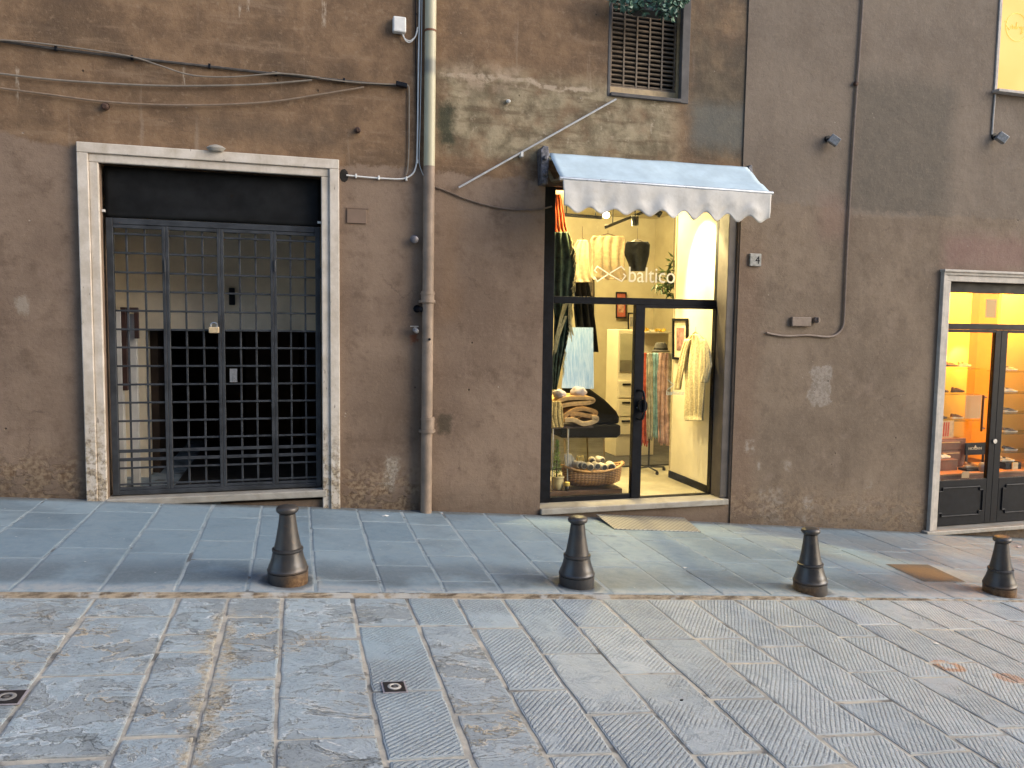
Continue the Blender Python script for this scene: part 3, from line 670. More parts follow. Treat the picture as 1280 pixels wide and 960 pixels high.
# shop room
M_FLOOR = simple('shop_floor_tile', (.30, .27, .20), .35, 0, .12, 5, .03); M_FLOORD = simple('dark_floor_shade', (.035, .033, .030), .5, 0, .2, 5)
FZ = -.136
XW = 4.368; YP = 1.19
XB, YB = 6.05, 5.2; ZC = 3.55
bm = nb(); box(bm, 1.55, XB, .32, YB, FZ-.06, FZ); obj('shop_floor', bm, M_FLOOR, BL)
bm = nb(); box(bm, 2.9, XB, 1.9, YB, FZ+.002, FZ+.02); obj('floor_shade', bm, M_FLOORD, BL)  # added dark sheet, standing in for light falling off towards the back
bm = nb(); box(bm, XW, 4.457, .286, YP, FZ+.001, 3.10); sidew = obj('shop_side_wall', bm, M_CREAM, BL)
bm = nb(); box(bm, XW-.014, XW-.001, .288, YP-.002, FZ+.001, FZ+.085); obj('skirting', bm, M_BLACKM, sidew)
bm = nb(); box(bm, XW-.008, XW-.0005, YP-.020, YP, FZ+.111, 3.09); obj('wall_edge', bm, simple('edge_cream', (.5, .42, .28), .8), sidew)
bm = nb(); box(bm, 1.45, 1.55, .382, YB, FZ+.001, ZC); box(bm, 1.45, XB+.1, YB+.001, YB+.1, FZ+.001, ZC); box(bm, XB, XB+.1, .382, YB, FZ+.001, ZC); obj('shop_back_wall', bm, M_BACK, BL)
bm = nb(); box(bm, 1.45, XB+.1, .382, YB+.1, ZC+.002, ZC+.1); obj('shop_ceiling', bm, M_BACK, BL)
bm = nb(); box(bm, 3.4, XB-.01, YB-.03, YB-.001, FZ+.02, FZ+.14); obj('back_skirting', bm, M_BLACKM, BL)
# ---- slatted window
M_SLAT = simple('slat_wood', (.130, .095, .062), .6, 0, .3, 12, .1); M_FRW = simple('frame_wood', (.36, .26, .14), .6, 0, .25, 10, .1); M_WREV = simple('window_reveal', (.085, .078, .075), .85, 0, .2, 6, .2)
bm = nb(); wy = .10
xr0 = at(846, 60, wy).x; xr1 = at(853, 60, wy).x; zb0, zb1 = at(800, 122, wy).z, at(800, 112, wy).z; xl = WX0+.015
box(bm, xr0, xr1, wy-.02, wy+.03, zb0, 5.75); box(bm, xl, xr0-.001, wy-.01, wy+.03, zb0, zb1); box(bm, xl, xr0-.001, wy-.01, wy+.03, 5.70, 5.75)
shut = obj('shutter', bm, M_FRW, BL, bevel=.004); shut['label'] = 'weathered wooden shutter of close brown slats'
bm = nb(); pitch = .0455; k = 0; z = zb1+.03
while z < 5.68:
    bar(bm, (xl+.002, wy+.018, z), (xr0-.002, wy+.018, z), .022, .012, Vector((0, -.8, .6))); z += pitch
for i in range(6):
    x = xl+(i+.0)*(xr0-xl)/5.35+.03; box(bm, x-.008, x+.008, wy+.004, wy+.012, zb1+.001, 5.69)
box(bm, xl, xr0-.001, wy-.004, wy+.012, zb1+.001, zb1+.014)
obj('slats', bm, M_SLAT, shut)
bm = nb(); box(bm, WX0-.03, WX0-.001, -.006, .05, WZ0-.03, 5.9); box(bm, WX1-.055, WX1+.03, -.012, .05, WZ0-.03, 5.9); box(bm, WX0-.001, WX1-.056, -.03, .09, WZ0-.028, WZ0+.006); obj('window_frame', bm, M_WREV, BL, bevel=.005)
bm = nb(); box(bm, WX0, WX1, .30, .36, WZ0, 5.9); obj('window_backing', bm, M_DARK, BL)
# ---- shoe shop front
HY = .09
bm = nb(); x0, x1, zt = 7.075, 9.86, 2.372
for (w0, w1, pr) in ((0, .05, .05), (.05, .12, .034)):
    box(bm, x0+w0, x0+w1, -pr-.014, -.012, g(x0)-.04 if w0 == 0 else HZ0+.001, zt-w1); box(bm, x1-w1, x1-w0, -pr-.014, -.012, HZ0+.001, zt-w1); box(bm, x0+w0, x1-w0, -pr-.014, -.0115, zt-w1+.0005, zt-w0)
box(bm, x0-.012, x1+.012, -.085, -.0105, zt-.016, zt+.012)
obj('shop_surround', bm, simple('grey_stone', (.42, .38, .33), .7, 0, .15, 9, .2), BR, bevel=.005)
bm = nb(); box(bm, 7.01, 9.9, -.10, HY+.10, -.685, HZ0+.025); obj('shop_sill', bm, M_MARB, BR, bevel=.008)
hx = lambda px, py=500: at(px, py, HY).x
hzz = lambda px, py: at(px, py, HY).z
H0 = HX0+.012; HZb = HZ0+.03; zt1, zt0 = hzz(1215, 404.5), hzz(1215, 412); ztop = hzz(1225, 366.5)
s0, s1, s2 = hx(1237.5), hx(1244.5), hx(1252.5); zp = hzz(1205, 599)
bm = nb(); b0, b1 = HY-.03, HY+.03
box(bm, H0, H0+.02, b0, b1, HZb, HZ1-.001); box(bm, HX1-.03, HX1-.001, b0, b1, HZb, HZ1-.001); box(bm, H0+.021, HX1-.031, b0, b1, ztop, HZ1-.001); box(bm, H0+.021, HX1-.031, b0, b1, zt0, zt1)
obj('shop_front', bm, M_BLACKM, BR, bevel=.004)
bm = nb(); box(bm, H0+.022, HX1-.032, HY-.004, HY+.004, zt1+.001, ztop-.001); obj('transom_glass', bm, M_GLASS, BR)
def leaf(xa, xb, left):
    bm = nb(); lo = .02 if left else s2-s1; hi = s1-s0 if left else .055
    box(bm, xa, xa+lo, b0+.004, b1-.004, HZb+.004, zt0-.001); box(bm, xb-hi, xb, b0+.004, b1-.004, HZb+.004, zt0-.001)
    box(bm, xa+lo+.001, xb-hi-.001, b0+.004, b1-.004, HZb+.004, zp); box(bm, xa+lo+.001, xb-hi-.001, b0+.004, b1-.004, zt0-.035, zt0-.001)
    d = obj('shop_door', bm, M_BLACKM, BR, bevel=.004)
    bm = nb(); box(bm, xa+lo+.002, xb-hi-.002, HY-.004, HY+.004, zp+.001, zt0-.036); obj('door_glass', bm, M_GLASS, d)
    bm = nb(); pa, pb, za, zb = xa+(.10 if left else .16), xb-.14, HZb+.12, zp-.09
    pth = [(pa+.05, za), (pb-.05, za), (pb-.05, za+.04), (pb, za+.04), (pb, zb-.04), (pb-.05, zb-.04), (pb-.05, zb), (pa+.05, zb), (pa+.05, zb-.04), (pa, zb-.04), (pa, za+.04), (pa+.05, za+.04), (pa+.05, za)]
    for a, b in zip(pth, pth[1:]): tube(bm, [(a[0], b0+.001, a[1]), (b[0], b0+.001, b[1])], .011, 8)
    obj('panel_moulding', bm, M_BLACKM, d, smooth=True); return d
dl = leaf(H0+.022, s1-.001, True); dr = leaf(s1+.001, s1+(s1-H0)-.02, False)
bm = nb(); hb = at(1229, 500, HY-.1); ht = at(1230, 500-1, HY-.1)
z1_, z0_ = at(1229.5, 497, HY-.1).z, at(1228.5, 536, HY-.1).z; xh = hb.x
tube(bm, [(xh, b0-.07, z0_-.03), (xh, b0-.07, z1_+.03)], .013, 10)
for z in (z0_, z1_): tube(bm, [(xh, b0-.07, z), (xh+.09, b0-.03, z), (xh+.10, b0+.003, z)], .009, 8)
obj('handle', bm, simple('bronze', (.10, .055, .03), .4, .8, .2), dl, smooth=True)
bm = nb(); p = at(1238, 551, HY); lathe(bm, [(.028, -.012), (.028, 0)], 16, (p.x+.03, b0-.0, p.z), 'y'); obj('lock', bm, M_STEEL, dl)
# shoe shop room
HFZ = -.55; HX_0, HX_1, HYB = 6.7, 11.5, 3.6
M_AMB = simple('amber_wall', (.72, .50, .14), .8, 0, .06, 3, .04)
bm = nb(); box(bm, HX_0-.1, HX_0, .382, HYB, HFZ, 3.0); box(bm, HX_0-.1, HX_1+.1, HYB+.001, HYB+.1, HFZ, 3.0); box(bm, HX_1, HX_1+.1, .382, HYB, HFZ, 3.0); obj('shoe_shop_wall', bm, M_AMB, BR)
bm = nb(); box(bm, HX_0-.1, HX_1+.1, .382, HYB+.1, 3.002, 3.1); obj('shoe_shop_ceiling', bm, M_AMB, BR)
bm = nb(); box(bm, HX_0, HX_1, .382, HYB, HFZ-.08, HFZ-.001); obj('shoe_shop_floor', bm, M_WOODD, BR)
# ---- lit upper window
bm = nb(); box(bm, UX0+.005, UX1-.005, -.006, .03, UZ0+.004, UZ1-.005)
blind = NT('lit_blind', .7); f = blind.noise(1.6, 3, .5); cc = blind.mix(blind.ss(f, .3, .7), (1.0, .50, .10), (1.0, .58, .15)); blind.put(blind.b.inputs['Emission Color'], cc); blind.b.inputs['Emission Strength'].default_value = .30
uw = obj('window_panel', bm, blind.fin((.20, .11, .03)), BR); uw['label'] = 'glowing yellow window panel with a faint round emblem'
bm = nb(); c0 = at(1271, 34, -.01); R_ = .155
tube(bm, [(c0.x+R_*math.cos(a/40*2*PI), -.009, c0.z+R_*math.sin(a/40*2*PI)) for a in range(41)], .0035, 6)
sq = [(1256, 27), (1259, 25), (1258, 31), (1262, 37), (1264, 33), (1266, 31), (1266, 36), (1268, 33), (1270, 36), (1271, 28), (1271, 36), (1274, 33), (1276, 36), (1277, 33), (1278, 41), (1276, 42), (1279, 35), (1282, 33), (1281, 36), (1285, 35)]
tube(bm, smooth_path([at(a, b, -.009) for a, b in sq], 4), .004, 6); obj('window_emblem', bm, emis('faint_ochre', (1, .46, .09), .2), uw, smooth=True)
bm = nb(); box(bm, UX0-.05, UX1+.05, -.10, .10, UZ0-.03, UZ0+.003); obj('window_sill', bm, simple('sill_grey', (.36, .33, .30), .7, 0, .15), BR, bevel=.006)
bm = nb(); box(bm, UX0-.035, UX0+.004, -.03, .05, UZ0+.004, UZ1); obj('window_frame', bm, simple('sill_grey', (.3, .3, .3)), BR, bevel=.004)
bm = nb(); box(bm, HX1, HX1+.01, .1, .2, 0, .1); bm.free()
#==PART4==
# ------------------------------------------------------------------ things fixed to the facades
pipe = thing('drainpipe', 'round drainpipe beside the gateway, cream above and mauve brown below', 'drainpipe', at(533, 640, -.07))
pr = .052; PYY = -.065
def ppt(px, py): return at(px, py, PYY)
def cream_pipe():
    n = NT('cream_pipe', .5); f = n.noise(3, 5, .6, n.scaled(1, 1, .5)); X_, Y_, Z_ = n.sep(n.pos())
    c = n.mix(n.ss(f, .3, .7), (.38, .35, .235), (.49, .45, .31)); zz = at(536, 88).z
    c = n.mix(n.mul(n.ss(n.m('ABSOLUTE', n.sub(n.add(Z_, n.mul(n.sub(f, .5), .1)), zz)), .10, .03), .75), c, (.15, .15, .13)); return n.fin(c, .5, n.bump(n.noise(40, 4), .15, .003))
M_MAUVE = simple('mauve_pipe', (.235, .172, .125), .6, 0, .22, 6, .15)
bm = nb(); a = ppt(536.5, 208); b = ppt(538.5, 0); b = b+(b-a)*2.2; tube(bm, [a, b], pr-.001, 20); obj('upper_pipe', bm, cream_pipe(), pipe, smooth=True)
bm = nb(); a2 = ppt(532.5, 641); a2.z -= .02; tube(bm, [a2, a], pr, 20); obj('lower_pipe', bm, M_MAUVE, pipe, smooth=True)
for y0_, y1_ in ((364, 379), (521, 541)):
    bm = nb(); tube(bm, [ppt(534.5, y1_), ppt(534.8, y0_)], pr+.010, 20); tube(bm, [ppt(534.6, y1_-1), ppt(534.6, y1_-4)], pr+.018, 20); tube(bm, [ppt(534.6, y0_+4), ppt(534.6, y0_+2)], pr+.015, 20)
    p = ppt(534.6, y1_-2); box(bm, p.x-.075, p.x-.055, -.07, -.001, p.z-.012, p.z+.012); box(bm, p.x+.055, p.x+.075, -.07, -.001, p.z-.012, p.z+.012); obj('collar', bm, M_MAUVE, pipe, smooth=True)
for y in (39, ):
    bm = nb(); tube(bm, [ppt(537.6, y+1.2), ppt(537.6, y-1.2)], pr+.004, 20); obj('clamp', bm, simple('rust', (.14, .06, .03), .8, 0, .3, 20, .2), pipe)
bm = nb(); p = ppt(535, 424); lathe(bm, [(.012, -.012), (.012, 0)], 12, (p.x+.004, PYY-pr+.003, p.z), 'y'); obj('screw_plug', bm, M_BLACKM, pipe)

# ---- awning
aw = thing('awning', 'pale canvas awning with a scalloped valance over the clothes shop door', 'awning', at(816, 200, -.02))
YA0, YF = -.09, -.52
TL, TR = at(687, 191, YA0), at(934, 209, YA0); FL, FR = at(702, 223, YF), at(964.5, 241.5, YF)
def canvas(name, base, dirt):
    n = NT(name, .8, spec=.2); X_, Y_, Z_ = n.sep(n.pos())
    f = n.noise(3, 6, .65); st = n.noise(1, 5, .6, n.scaled(6, 6, 1.2)); w_ = n.noise(14, 5, .65)
    c = n.mix(n.ss(f, .35, .68), base, tuple(x*.80 for x in base)); c = n.mix(n.mul(n.ss(st, .5, .72), .5), c, dirt); c = n.mix(n.mul(n.ss(w_, .56, .7), .35), c, dirt)
    wv = n.m('SINE', n.mul(X_, 900)); return n.fin(c, .85, n.bump(n.add(n.mul(f, 1), n.mul(w_, .3)), .3, .02))
bm = nb(); nu, nv = 40, 14; vv = []
for j in range(nv+1):
    v_ = j/nv
    for i in range(nu+1):
        u = i/nu; p = (TL.lerp(TR, u)).lerp(FL.lerp(FR, u), v_); sag = -.014*math.sin(PI*v_)*(1+.4*math.sin(u*11))-.010*math.exp(-((v_-.62-.05*math.sin(u*5))/.07)**2); sag += .008*mnoise.noise((u*6, v_*3, 2))+.006*mnoise.noise((u*25, v_*2.5, 6))*(.3+v_)-.004*math.sin(v_*17)*math.sin(PI*v_)
        vv.append(bm.verts.new(p+Vector((0, 0, sag))))
for j in range(nv):
    for i in range(nu): a = j*(nu+1)+i; bm.faces.new((vv[a], vv[a+1], vv[a+nu+2], vv[a+nu+1]))
o = obj('canopy', bm, canvas('awning_canvas', (.46, .57, .64), (.38, .48, .55)), aw, smooth=True); o.modifiers.new('solid', 'SOLIDIFY').thickness = .004  # blue sky light on the upper side is put into the canopy colour
bm = nb(); nu, nv = 150, 12; vv = []; ns = 9
bl, br = at(704.5, 263, YF), at(962, 277, YF)
for j in range(nv+1):
    v_ = j/nv
    for i in range(nu+1):
        u = i/nu; top = FL.lerp(FR, .004+u*.992); bot = bl.lerp(br, u); sc_ = .5-.5*math.cos(2*PI*(u*ns+.45))
        bot.z += .062*(sc_-.30)*(1-.25*math.sin(u*7)); p = top.lerp(bot, v_)
        p.y += -.012+v_*(.008*math.sin(2*PI*(u*ns+.45)+.6)+.036*mnoise.noise((u*7, v_*1.5, 5)))+.007*mnoise.noise((u*22+v_*6, v_*3, 9))*v_+.004*math.sin(v_*7+u*41)*v_*(1-v_)*2
        vv.append(bm.verts.new(p))
for j in range(nv):
    for i in range(nu): a = j*(nu+1)+i; bm.faces.new((vv[a], vv[a+1], vv[a+nu+2], vv[a+nu+1]))
o = obj('valance', bm, canvas('valance_canvas', (.60, .58, .545), (.42, .39, .345)), aw, smooth=True); o.modifiers.new('solid', 'SOLIDIFY').thickness = .003
bm = nb(); tube(bm, [FL+Vector((-.02, 0, 0)), FR+Vector((.012, 0, 0))], .017, 12); obj('front_bar', bm, simple('alu_bar', (.50, .53, .56), .35, .6, .1), aw, smooth=True)
bm = nb(); tube(bm, [TL+Vector((-.04, .045, -.03)), TR+Vector((.03, .045, -.03))], .032, 14); obj('roller', bm, simple('alu_bar', (0, 0, 0)), aw, smooth=True)
for s, T_, F_ in ((-1, TL, FL), (1, TR, FR)):
    k = 1.0 if s < 0 else .55; x = T_.x+s*.055
    bm = nb(); prism(bm, [(x-.03*k, T_.z-.30*k), (x+.03*k, T_.z-.30*k), (x+.04*k, T_.z-.02), (x+.03*k, T_.z+.05*k), (x-.02*k, T_.z+.055*k), (x-.045*k, T_.z+.01)], -.13*k, -.001); lathe(bm, [(.020, -.02), (.024, 0), (.020, .015)], 12, (x, -.14*k, T_.z-.06), 'y'); lathe(bm, [(.026, -.02), (.03, 0)], 12, (x, -.135*k, T_.z-.20*k), 'y')
    obj('bracket', bm, simple('weathered_iron', (.11, .11, .125), .5, .5, .6, 30, .3), aw, bevel=.006)
    bm = nb(); e = T_+Vector((s*.0, .03, -.17)); mid = e.lerp(F_, .5)+Vector((0, .05, -.05)); bar(bm, e, mid, .03, .02); bar(bm, mid, F_+Vector((0, .02, -.01)), .03, .02); obj('arm', bm, simple('dull_brass', (.16, .12, .06), .5, .4), aw)
bm = nb(); box(bm, TL.x-.03, TR.x+.02, -.06, -.001, TL.z-.30, TL.z-.22); obj('back_rail', bm, M_WOODD, aw)

# ---- pole, cables, boxes
bm = nb(); a, b = at(573.5, 234.5, -.045), at(770, 124, -.045); tube(bm, [a, b], .0095, 10); pole = obj('metal_pole', bm, simple('pole_grey', (.42, .42, .42), .5, .2), None, smooth=True); tag(pole, 'thin white metal pole slanting across the wall up to the slatted window', 'pole')
bm = nb(); p = at(652, 192, -.04); box(bm, p.x-.012, p.x+.012, -.06, -.001, p.z-.03, p.z+.012); obj('pole_clip', bm, M_WHITE, pole)
def cable(name, pts, r, mat, label, Yc=-.02, n=6, group=None, depth=None):
    bm = nb(); P_ = [at(px, py, Yc) for px, py in pts]; tube(bm, smooth_path(P_, n), r, 6); o = obj(name, bm, mat, None, smooth=True); tag(o, label, 'cable', group); return o
M_CABD = simple('dark_cable', (.06, .052, .045), .7, 0, .3, 20)
ca = cable('cable_bundle', [(-60, 42), (0, 51), (70, 61), (170, 73), (260, 83), (340, 92), (420, 100), (470, 105), (506, 107.5)], .011, M_CABD, 'dark taut cable bundle running up to the drainpipe, topmost of the wall cables', -.02)
bm = nb(); tube(bm, smooth_path([at(x, y, -.038) for x, y in ((340, 90), (400, 98), (450, 103.5), (506, 106))]), .006, 6); obj('cable_strand', bm, M_GREYP, ca, smooth=True)
bm = nb(); p = at(502, 106, -.04); obox(bm, p, Vector((.05, 0, -.007)), Vector((0, .025, 0)), Vector((0, 0, .02))); obj('cable_joint', bm, M_BLACKM, ca, bevel=.005)
for px, py in ((70, 61), (165, 72.5), (262, 83.2), (345, 92.5), (430, 101)):
    bm = nb(); p = at(px, py, -.018); box(bm, p.x-.010, p.x+.010, -.034, -.0005, p.z-.016, p.z+.022); obj('clip', bm, M_BLACKM, ca, bevel=.003)
cable('hanging_cable', [(-30, 49), (30, 52), (110, 62), (165, 71), (200, 82), (240, 94), (290, 96), (350, 92), (400, 97)], .006, M_GREYP, 'thin grey cable dipping just below the dark cable bundle', -.045)
cable('hanging_cable', [(-30, 89), (0, 92), (60, 99), (130, 104), (200, 107), (270, 107), (330, 105), (390, 100)], .0075, M_GREYP, 'pale cable sagging across the wall between the bundle and the lowest brown cable', -.03)
cable('hanging_cable', [(-30, 105), (0, 110), (60, 118), (130, 127), (200, 131), (270, 131), (340, 127), (400, 118), (455, 109)], .0075, simple('tan_cable', (.20, .145, .10), .7), 'brown cable sagging lowest above the gateway', -.03)
c1 = cable('white_conduit', [(524, -80), (524.5, 0), (523.5, 60), (522.5, 130), (521.5, 190), (520, 208), (515, 218), (503, 223.5), (480, 223), (458, 221.5), (433, 219)], .0075, M_WHITE, 'white conduit coming down beside the drainpipe and turning to a hole by the gateway', -.02)
for px, py in ((521.6, 202), (508, 223.5), (473.5, 222.3), (445, 220)):
    bm = nb(); p = at(px, py, -.018); box(bm, p.x-.008, p.x+.008, -.034, -.001, p.z-.018, p.z+.018); obj('clip', bm, M_WHITE, c1, bevel=.003)
bm = nb(); p = at(430, 219.5, 0); lathe(bm, [(.034, -.004), (.05, -.002), (.05, .01)], 9, (p.x, 0, p.z), 'y', .8, 1.2); obj('wall_hole', bm, M_DARK, c1)
cable('thin_cable', [(506, 108), (511, 109), (511.5, 140), (511, 190), (509.5, 212), (507, 219)], .006, M_GREYP, 'thin grey cable dropping from the end of the bundle to the white conduit', -.018)
cable('thin_cable', [(519, -60), (519, 0), (519.5, 60), (520.5, 120), (523, 190), (526, 212)], .005, M_BLACKM, 'thin black cable close against the left of the drainpipe', -.016)['label'] = 'thin black cable running down between the white conduit and the drainpipe'
cable('thin_cable', [(528, -60), (527.5, 0), (526.5, 80), (525, 160), (524, 200), (527, 214), (531, 222)], .004, M_WHITE, 'thin white cable curling behind the drainpipe at its colour change', -.02)
cable('painted_cable', [(541, 233), (556, 238), (580, 248), (610, 257), (640, 262), (670, 262), (690, 258)], .008, M_BROWNP, 'brown painted cable from the drainpipe to the clothes shop jamb', -.012)
cable('conduit', [(1080, -60), (1078.5, 0), (1074, 70), (1069, 140), (1064, 220), (1059, 310), (1055.5, 390), (1053.5, 408), (1047, 417), (1035, 421), (1010, 419), (985, 420), (970, 418.5), (958, 416)], .012, simple('painted_conduit', (.165, .120, .092), .6, 0, .15, 20), 'long brown conduit dropping down the greyish wall and turning off level at its foot', -.03)
sb = thing('sensor_box', 'small white sensor box high on the brown wall beside the drainpipe', 'sensor', at(500, 32, -.03))
bm = nb(); p = at(499.5, 32, -.03); box(bm, p.x-.062, p.x+.055, -.07, -.001, p.z-.068, p.z+.068); obj('housing', bm, M_WHITE, sb, bevel=.012)
for k in range(2):
    bm = nb(); tube(bm, smooth_path([at(x, y, -.03) for x, y in ((502+2*k, 40), (505+k, 47+2*k), (512, 51+2*k), (519, 46), (522, 38-4*k))], 5), .005, 6); obj('lead', bm, M_WHITE, sb, smooth=True)
def plaque():
    t = thing('house_number', 'square grey stone house number plate reading 4 beside the clothes shop', 'number plate', at(943, 325, -.02))
    p = at(943, 325, -.014); bm = nb(); box(bm, p.x-.068, p.x+.068, -.040, -.0145, p.z-.066, p.z+.066); obj('plate', bm, simple('plaque_stone', (.26, .255, .235), .7, 0, .3, 25, .2), t, bevel=.006)
    bm = nb(); text_into(bm, '4', p.x-.006, p.z-.040, -.0405, .08, .002); obj('numeral', bm, M_BLACKM, t)
plaque()
t = thing('utility_box', 'low brown painted metal box with a round tap above the end of the conduit', 'utility box', at(1002, 402, -.02))
p = at(1000, 402, -.014); bm = nb(); box(bm, p.x-.125, p.x+.115, -.055, -.0145, p.z-.052, p.z+.048); obj('housing', bm, simple('painted_conduit', (0, 0, 0)), t, bevel=.008)
p = at(1019.5, 400, -.03); bm = nb(); lathe(bm, [(.018, -.05), (.034, -.04), (.036, -.01), (.02, .014)], 14, (p.x, -.025, p.z), 'y'); box(bm, p.x-.006, p.x+.006, -.09, -.07, p.z-.03, p.z+.03); obj('knob', bm, simple('painted_conduit', (0, 0, 0)), t, smooth=True)
t = thing('access_plate', 'flat square cover plate painted over in the wall between gateway and drainpipe', 'cover plate', at(445, 270, -.01))
p0, p1 = at(433.5, 261), at(458, 280); bm = nb(); box(bm, p0.x, p1.x, -.014, -.0005, p1.z, p0.z); obj('plate', bm, simple('painted_plate', (.165, .112, .080), .85, 0, .08, 8, .1), t, bevel=.004)
bm = nb(); box(bm, p0.x-.012, p1.x+.02, -.008, -.0004, p0.z+.004, p0.z+.014); obj('lip', bm, simple('painted_plate', (0, 0, 0)), t)
def nub(name, label, cat, px, py, mat, r, L, cap=1.5, gaze=(0, -1, -.15)):
    t = thing(name, label, cat, at(px, py, 0)); p = at(px, py, 0); d = Vector(gaze).normalized()
    bm = nb(); lathe(bm, [(r*1.8, -.006), (r*1.5, .006)], 12, (p.x, p.y-.004, p.z), 'y'); tube(bm, [p, p+d*L], r, 10); obj('stem', bm, mat, t, smooth=True)
    bm = nb(); tube(bm, [p+d*(L-.005), p+d*(L+.02), p+d*(L+.03)], [r*cap, r*cap, r*cap*.6], 12); obj('end_cap', bm, mat, t, smooth=True); return t
M_RUSTB = simple('rusty_brown', (.07, .035, .022), .7, .2, .4, 30, .2)
nub('pipe_stub', 'short dark pipe stub high beside the drainpipe, uppermost of three fittings', 'fitting', 517.5, 299, simple('grey_lead', (.16, .15, .16), .5, .5), .022, .05)
nub('pipe_stub', 'black nozzle against the drainpipe collar, middle of three fittings', 'fitting', 521, 386, M_BLACKM, .020, .06, 1.3, (.5, -1, -.1))
tp = nub('water_tap', 'small metal tap with rust below it beside the drainpipe', 'tap', 519, 412, M_STEEL, .014, .07, 1.6)
bm = nb(); p = at(519, 412, -.07); box(bm, p.x-.045, p.x+.03, p.y-.01, p.y+.01, p.z+.025, p.z+.035); box(bm, p.x-.008, p.x+.006, p.y-.006, p.y+.006, p.z, p.z+.026); obj('handle', bm, M_STEEL, tp)
nub('wall_hook', 'rusty stub in the brown wall above and right of the gateway', 'hook', 447, 163, M_RUSTB, .016, .03)['label'] = 'rusty stub in the brown wall between the gateway top and the cables by the drainpipe'
nub('wall_hook', 'rusty stub in the brown wall just under the sagging brown cable', 'hook', 132.5, 133.5, M_RUSTB, .018, .03)
nub('wall_hook', 'tiny pale screw on the bare render left of the slanting pole', 'screw', 635, 127, M_WHITE, .010, .02)['label'] = 'tiny pale screw in the bare render between drainpipe and slatted window'
nub('wall_hook', 'dark rusty stub in the greyish wall touching the conduit high up', 'hook', 1067, 105, M_RUSTB, .016, .03)
def floodlight(px, py, label, s):
    t = thing('wall_fixture', label, 'light fixture', at(px, py, 0)); p = at(px, py, -.014)
    bm = nb(); lathe(bm, [(.035*s, -.02), (.035*s, .004)], 12, (p.x, p.y, p.z), 'y'); tube(bm, [p, p+Vector((0, -.06*s, -.01*s))], .013*s, 8); obj('base', bm, M_BLACKM, t, smooth=True)
    bm = nb(); q_ = p+Vector((.02*s, -.085*s, -.03*s)); obox(bm, q_, Vector((.042, -.015, -.03))*s, Vector((.012, .03, 0))*s, Vector((.022, -.01, .036))*s); obj('head', bm, simple('fixture_grey', (.24, .245, .25), .4, .4, .3, 30), t, bevel=.006); return t
floodlight(1034, 174, 'small metal light fixture on the greyish wall left of the long conduit', 1.0)['label'] = 'small metal light fixture on the greyish wall between awning and long conduit'
f2 = floodlight(1242, 171, 'small metal light fixture at the end of a short cable under the glowing window', 1.05)
bm = nb(); tube(bm, [at(1240, 168, -.024), at(1242, 140, -.024), at(1244, 118, -.024)], .010, 8); obj('lead', bm, simple('sill_grey', (0, 0, 0)), f2, smooth=True)
# window box with plant
wb = thing('window_planter', 'dark window box with trailing green leaves in front of the slatted window', 'planter', at(808, 15, -.1))
p0, p1 = at(796, 2, -.08), at(824, 21, -.08)
bm = nb(); box(bm, p0.x-.02, p1.x+.04, -.19, -.02, p1.z, p1.z+.16); obj('box', bm, simple('planter_dark', (.03, .035, .035), .6), wb, bevel=.01)
def leaves(bm, c, rx, ry, rz, n, ln, wd, rg, droop=.3):
    for _ in range(n):
        while True:
            d = Vector((rg.uniform(-1, 1), rg.uniform(-1, 1), rg.uniform(-1, 1)))
            if d.length < 1: break
        p = Vector(c)+Vector((d.x*rx, d.y*ry, d.z*rz)); ax = Vector((rg.gauss(0, 1), rg.gauss(0, 1), rg.gauss(-droop, .8))).normalized(); s = ax.cross(Vector((rg.gauss(0, 1), rg.gauss(0, 1), rg.gauss(0, 1)))).normalized(); L = ln*rg.uniform(.6, 1.3); w_ = wd*rg.uniform(.7, 1.2)
        nrm = ax.cross(s); m1 = p+ax*L*.45+nrm*L*.08
        v = [bm.verts.new(x) for x in (p, m1+s*w_, p+ax*L-nrm*L*.1, m1-s*w_)]; bm.faces.new(v)
def leafmat(name, a, b):
    n = NT(name, .45); f = n.noise(9, 3, .6); return n.fin(n.mix(n.ss(f, .35, .65), a, b))
M_LEAF = leafmat('leaf_green', (.030, .085, .060), (.13, .23, .16)); rg = random.Random(5)
bm = nb()
for px, py, r_, k in ((782, 4, .13, 110), (800, 2, .15, 170), (826, 8, .14, 170), (845, 2, .12, 130), (832, 20, .07, 50), (766, -6, .1, 60), (815, -16, .2, 160)):
    p = at(px, py, -.12); leaves(bm, p+Vector((0, -.06, 0)), r_, .10, r_*.8, k, .060, .017, rg)
obj('foliage', bm, M_LEAF, wb, fix=False)

# ------------------------------------------------------------------ bollards
def iron():
    n = NT('bollard_iron', .4, .45); o = n.obj(); X_, Y_, Z_ = n.sep(o)
    f = n.noise(7, 6, .65, o); fi = n.noise(40, 4, .6, o)
    c = n.mix(n.ss(f, .35, .65), (.055, .055, .058), (.082, .072, .064)); c = n.mix(n.mul(n.ss(fi, .58, .72), .4), c, (.13, .09, .06))
    rust = n.mul(n.ss(n.add(Z_, n.mul(n.sub(f, .5), .12)), .115, .05), n.ss(n.add(X_, n.mul(n.sub(f, .5), .2)), -.09, .06))
    c = n.mix(n.mul(rust, .65), c, n.mix(n.ss(fi, .4, .6), (.16, .075, .022), (.30, .17, .07)))
    return n.fin(c, n.ss(f, .3, .7, .28, .5), n.bump(n.add(n.mul(f, .5), n.mul(fi, .3)), .25, .006))
M_BOLL = iron()
boll = thing('bollard', 'x', 'bollard', (0, 0, 0), 'iron bollards along the kerb')
bm = nb(); lathe(bm, [(.122, -.03), (.127, 0), (.127, .078)], 40); obj('foot', bm, M_BOLL, boll, smooth=True, local=True)
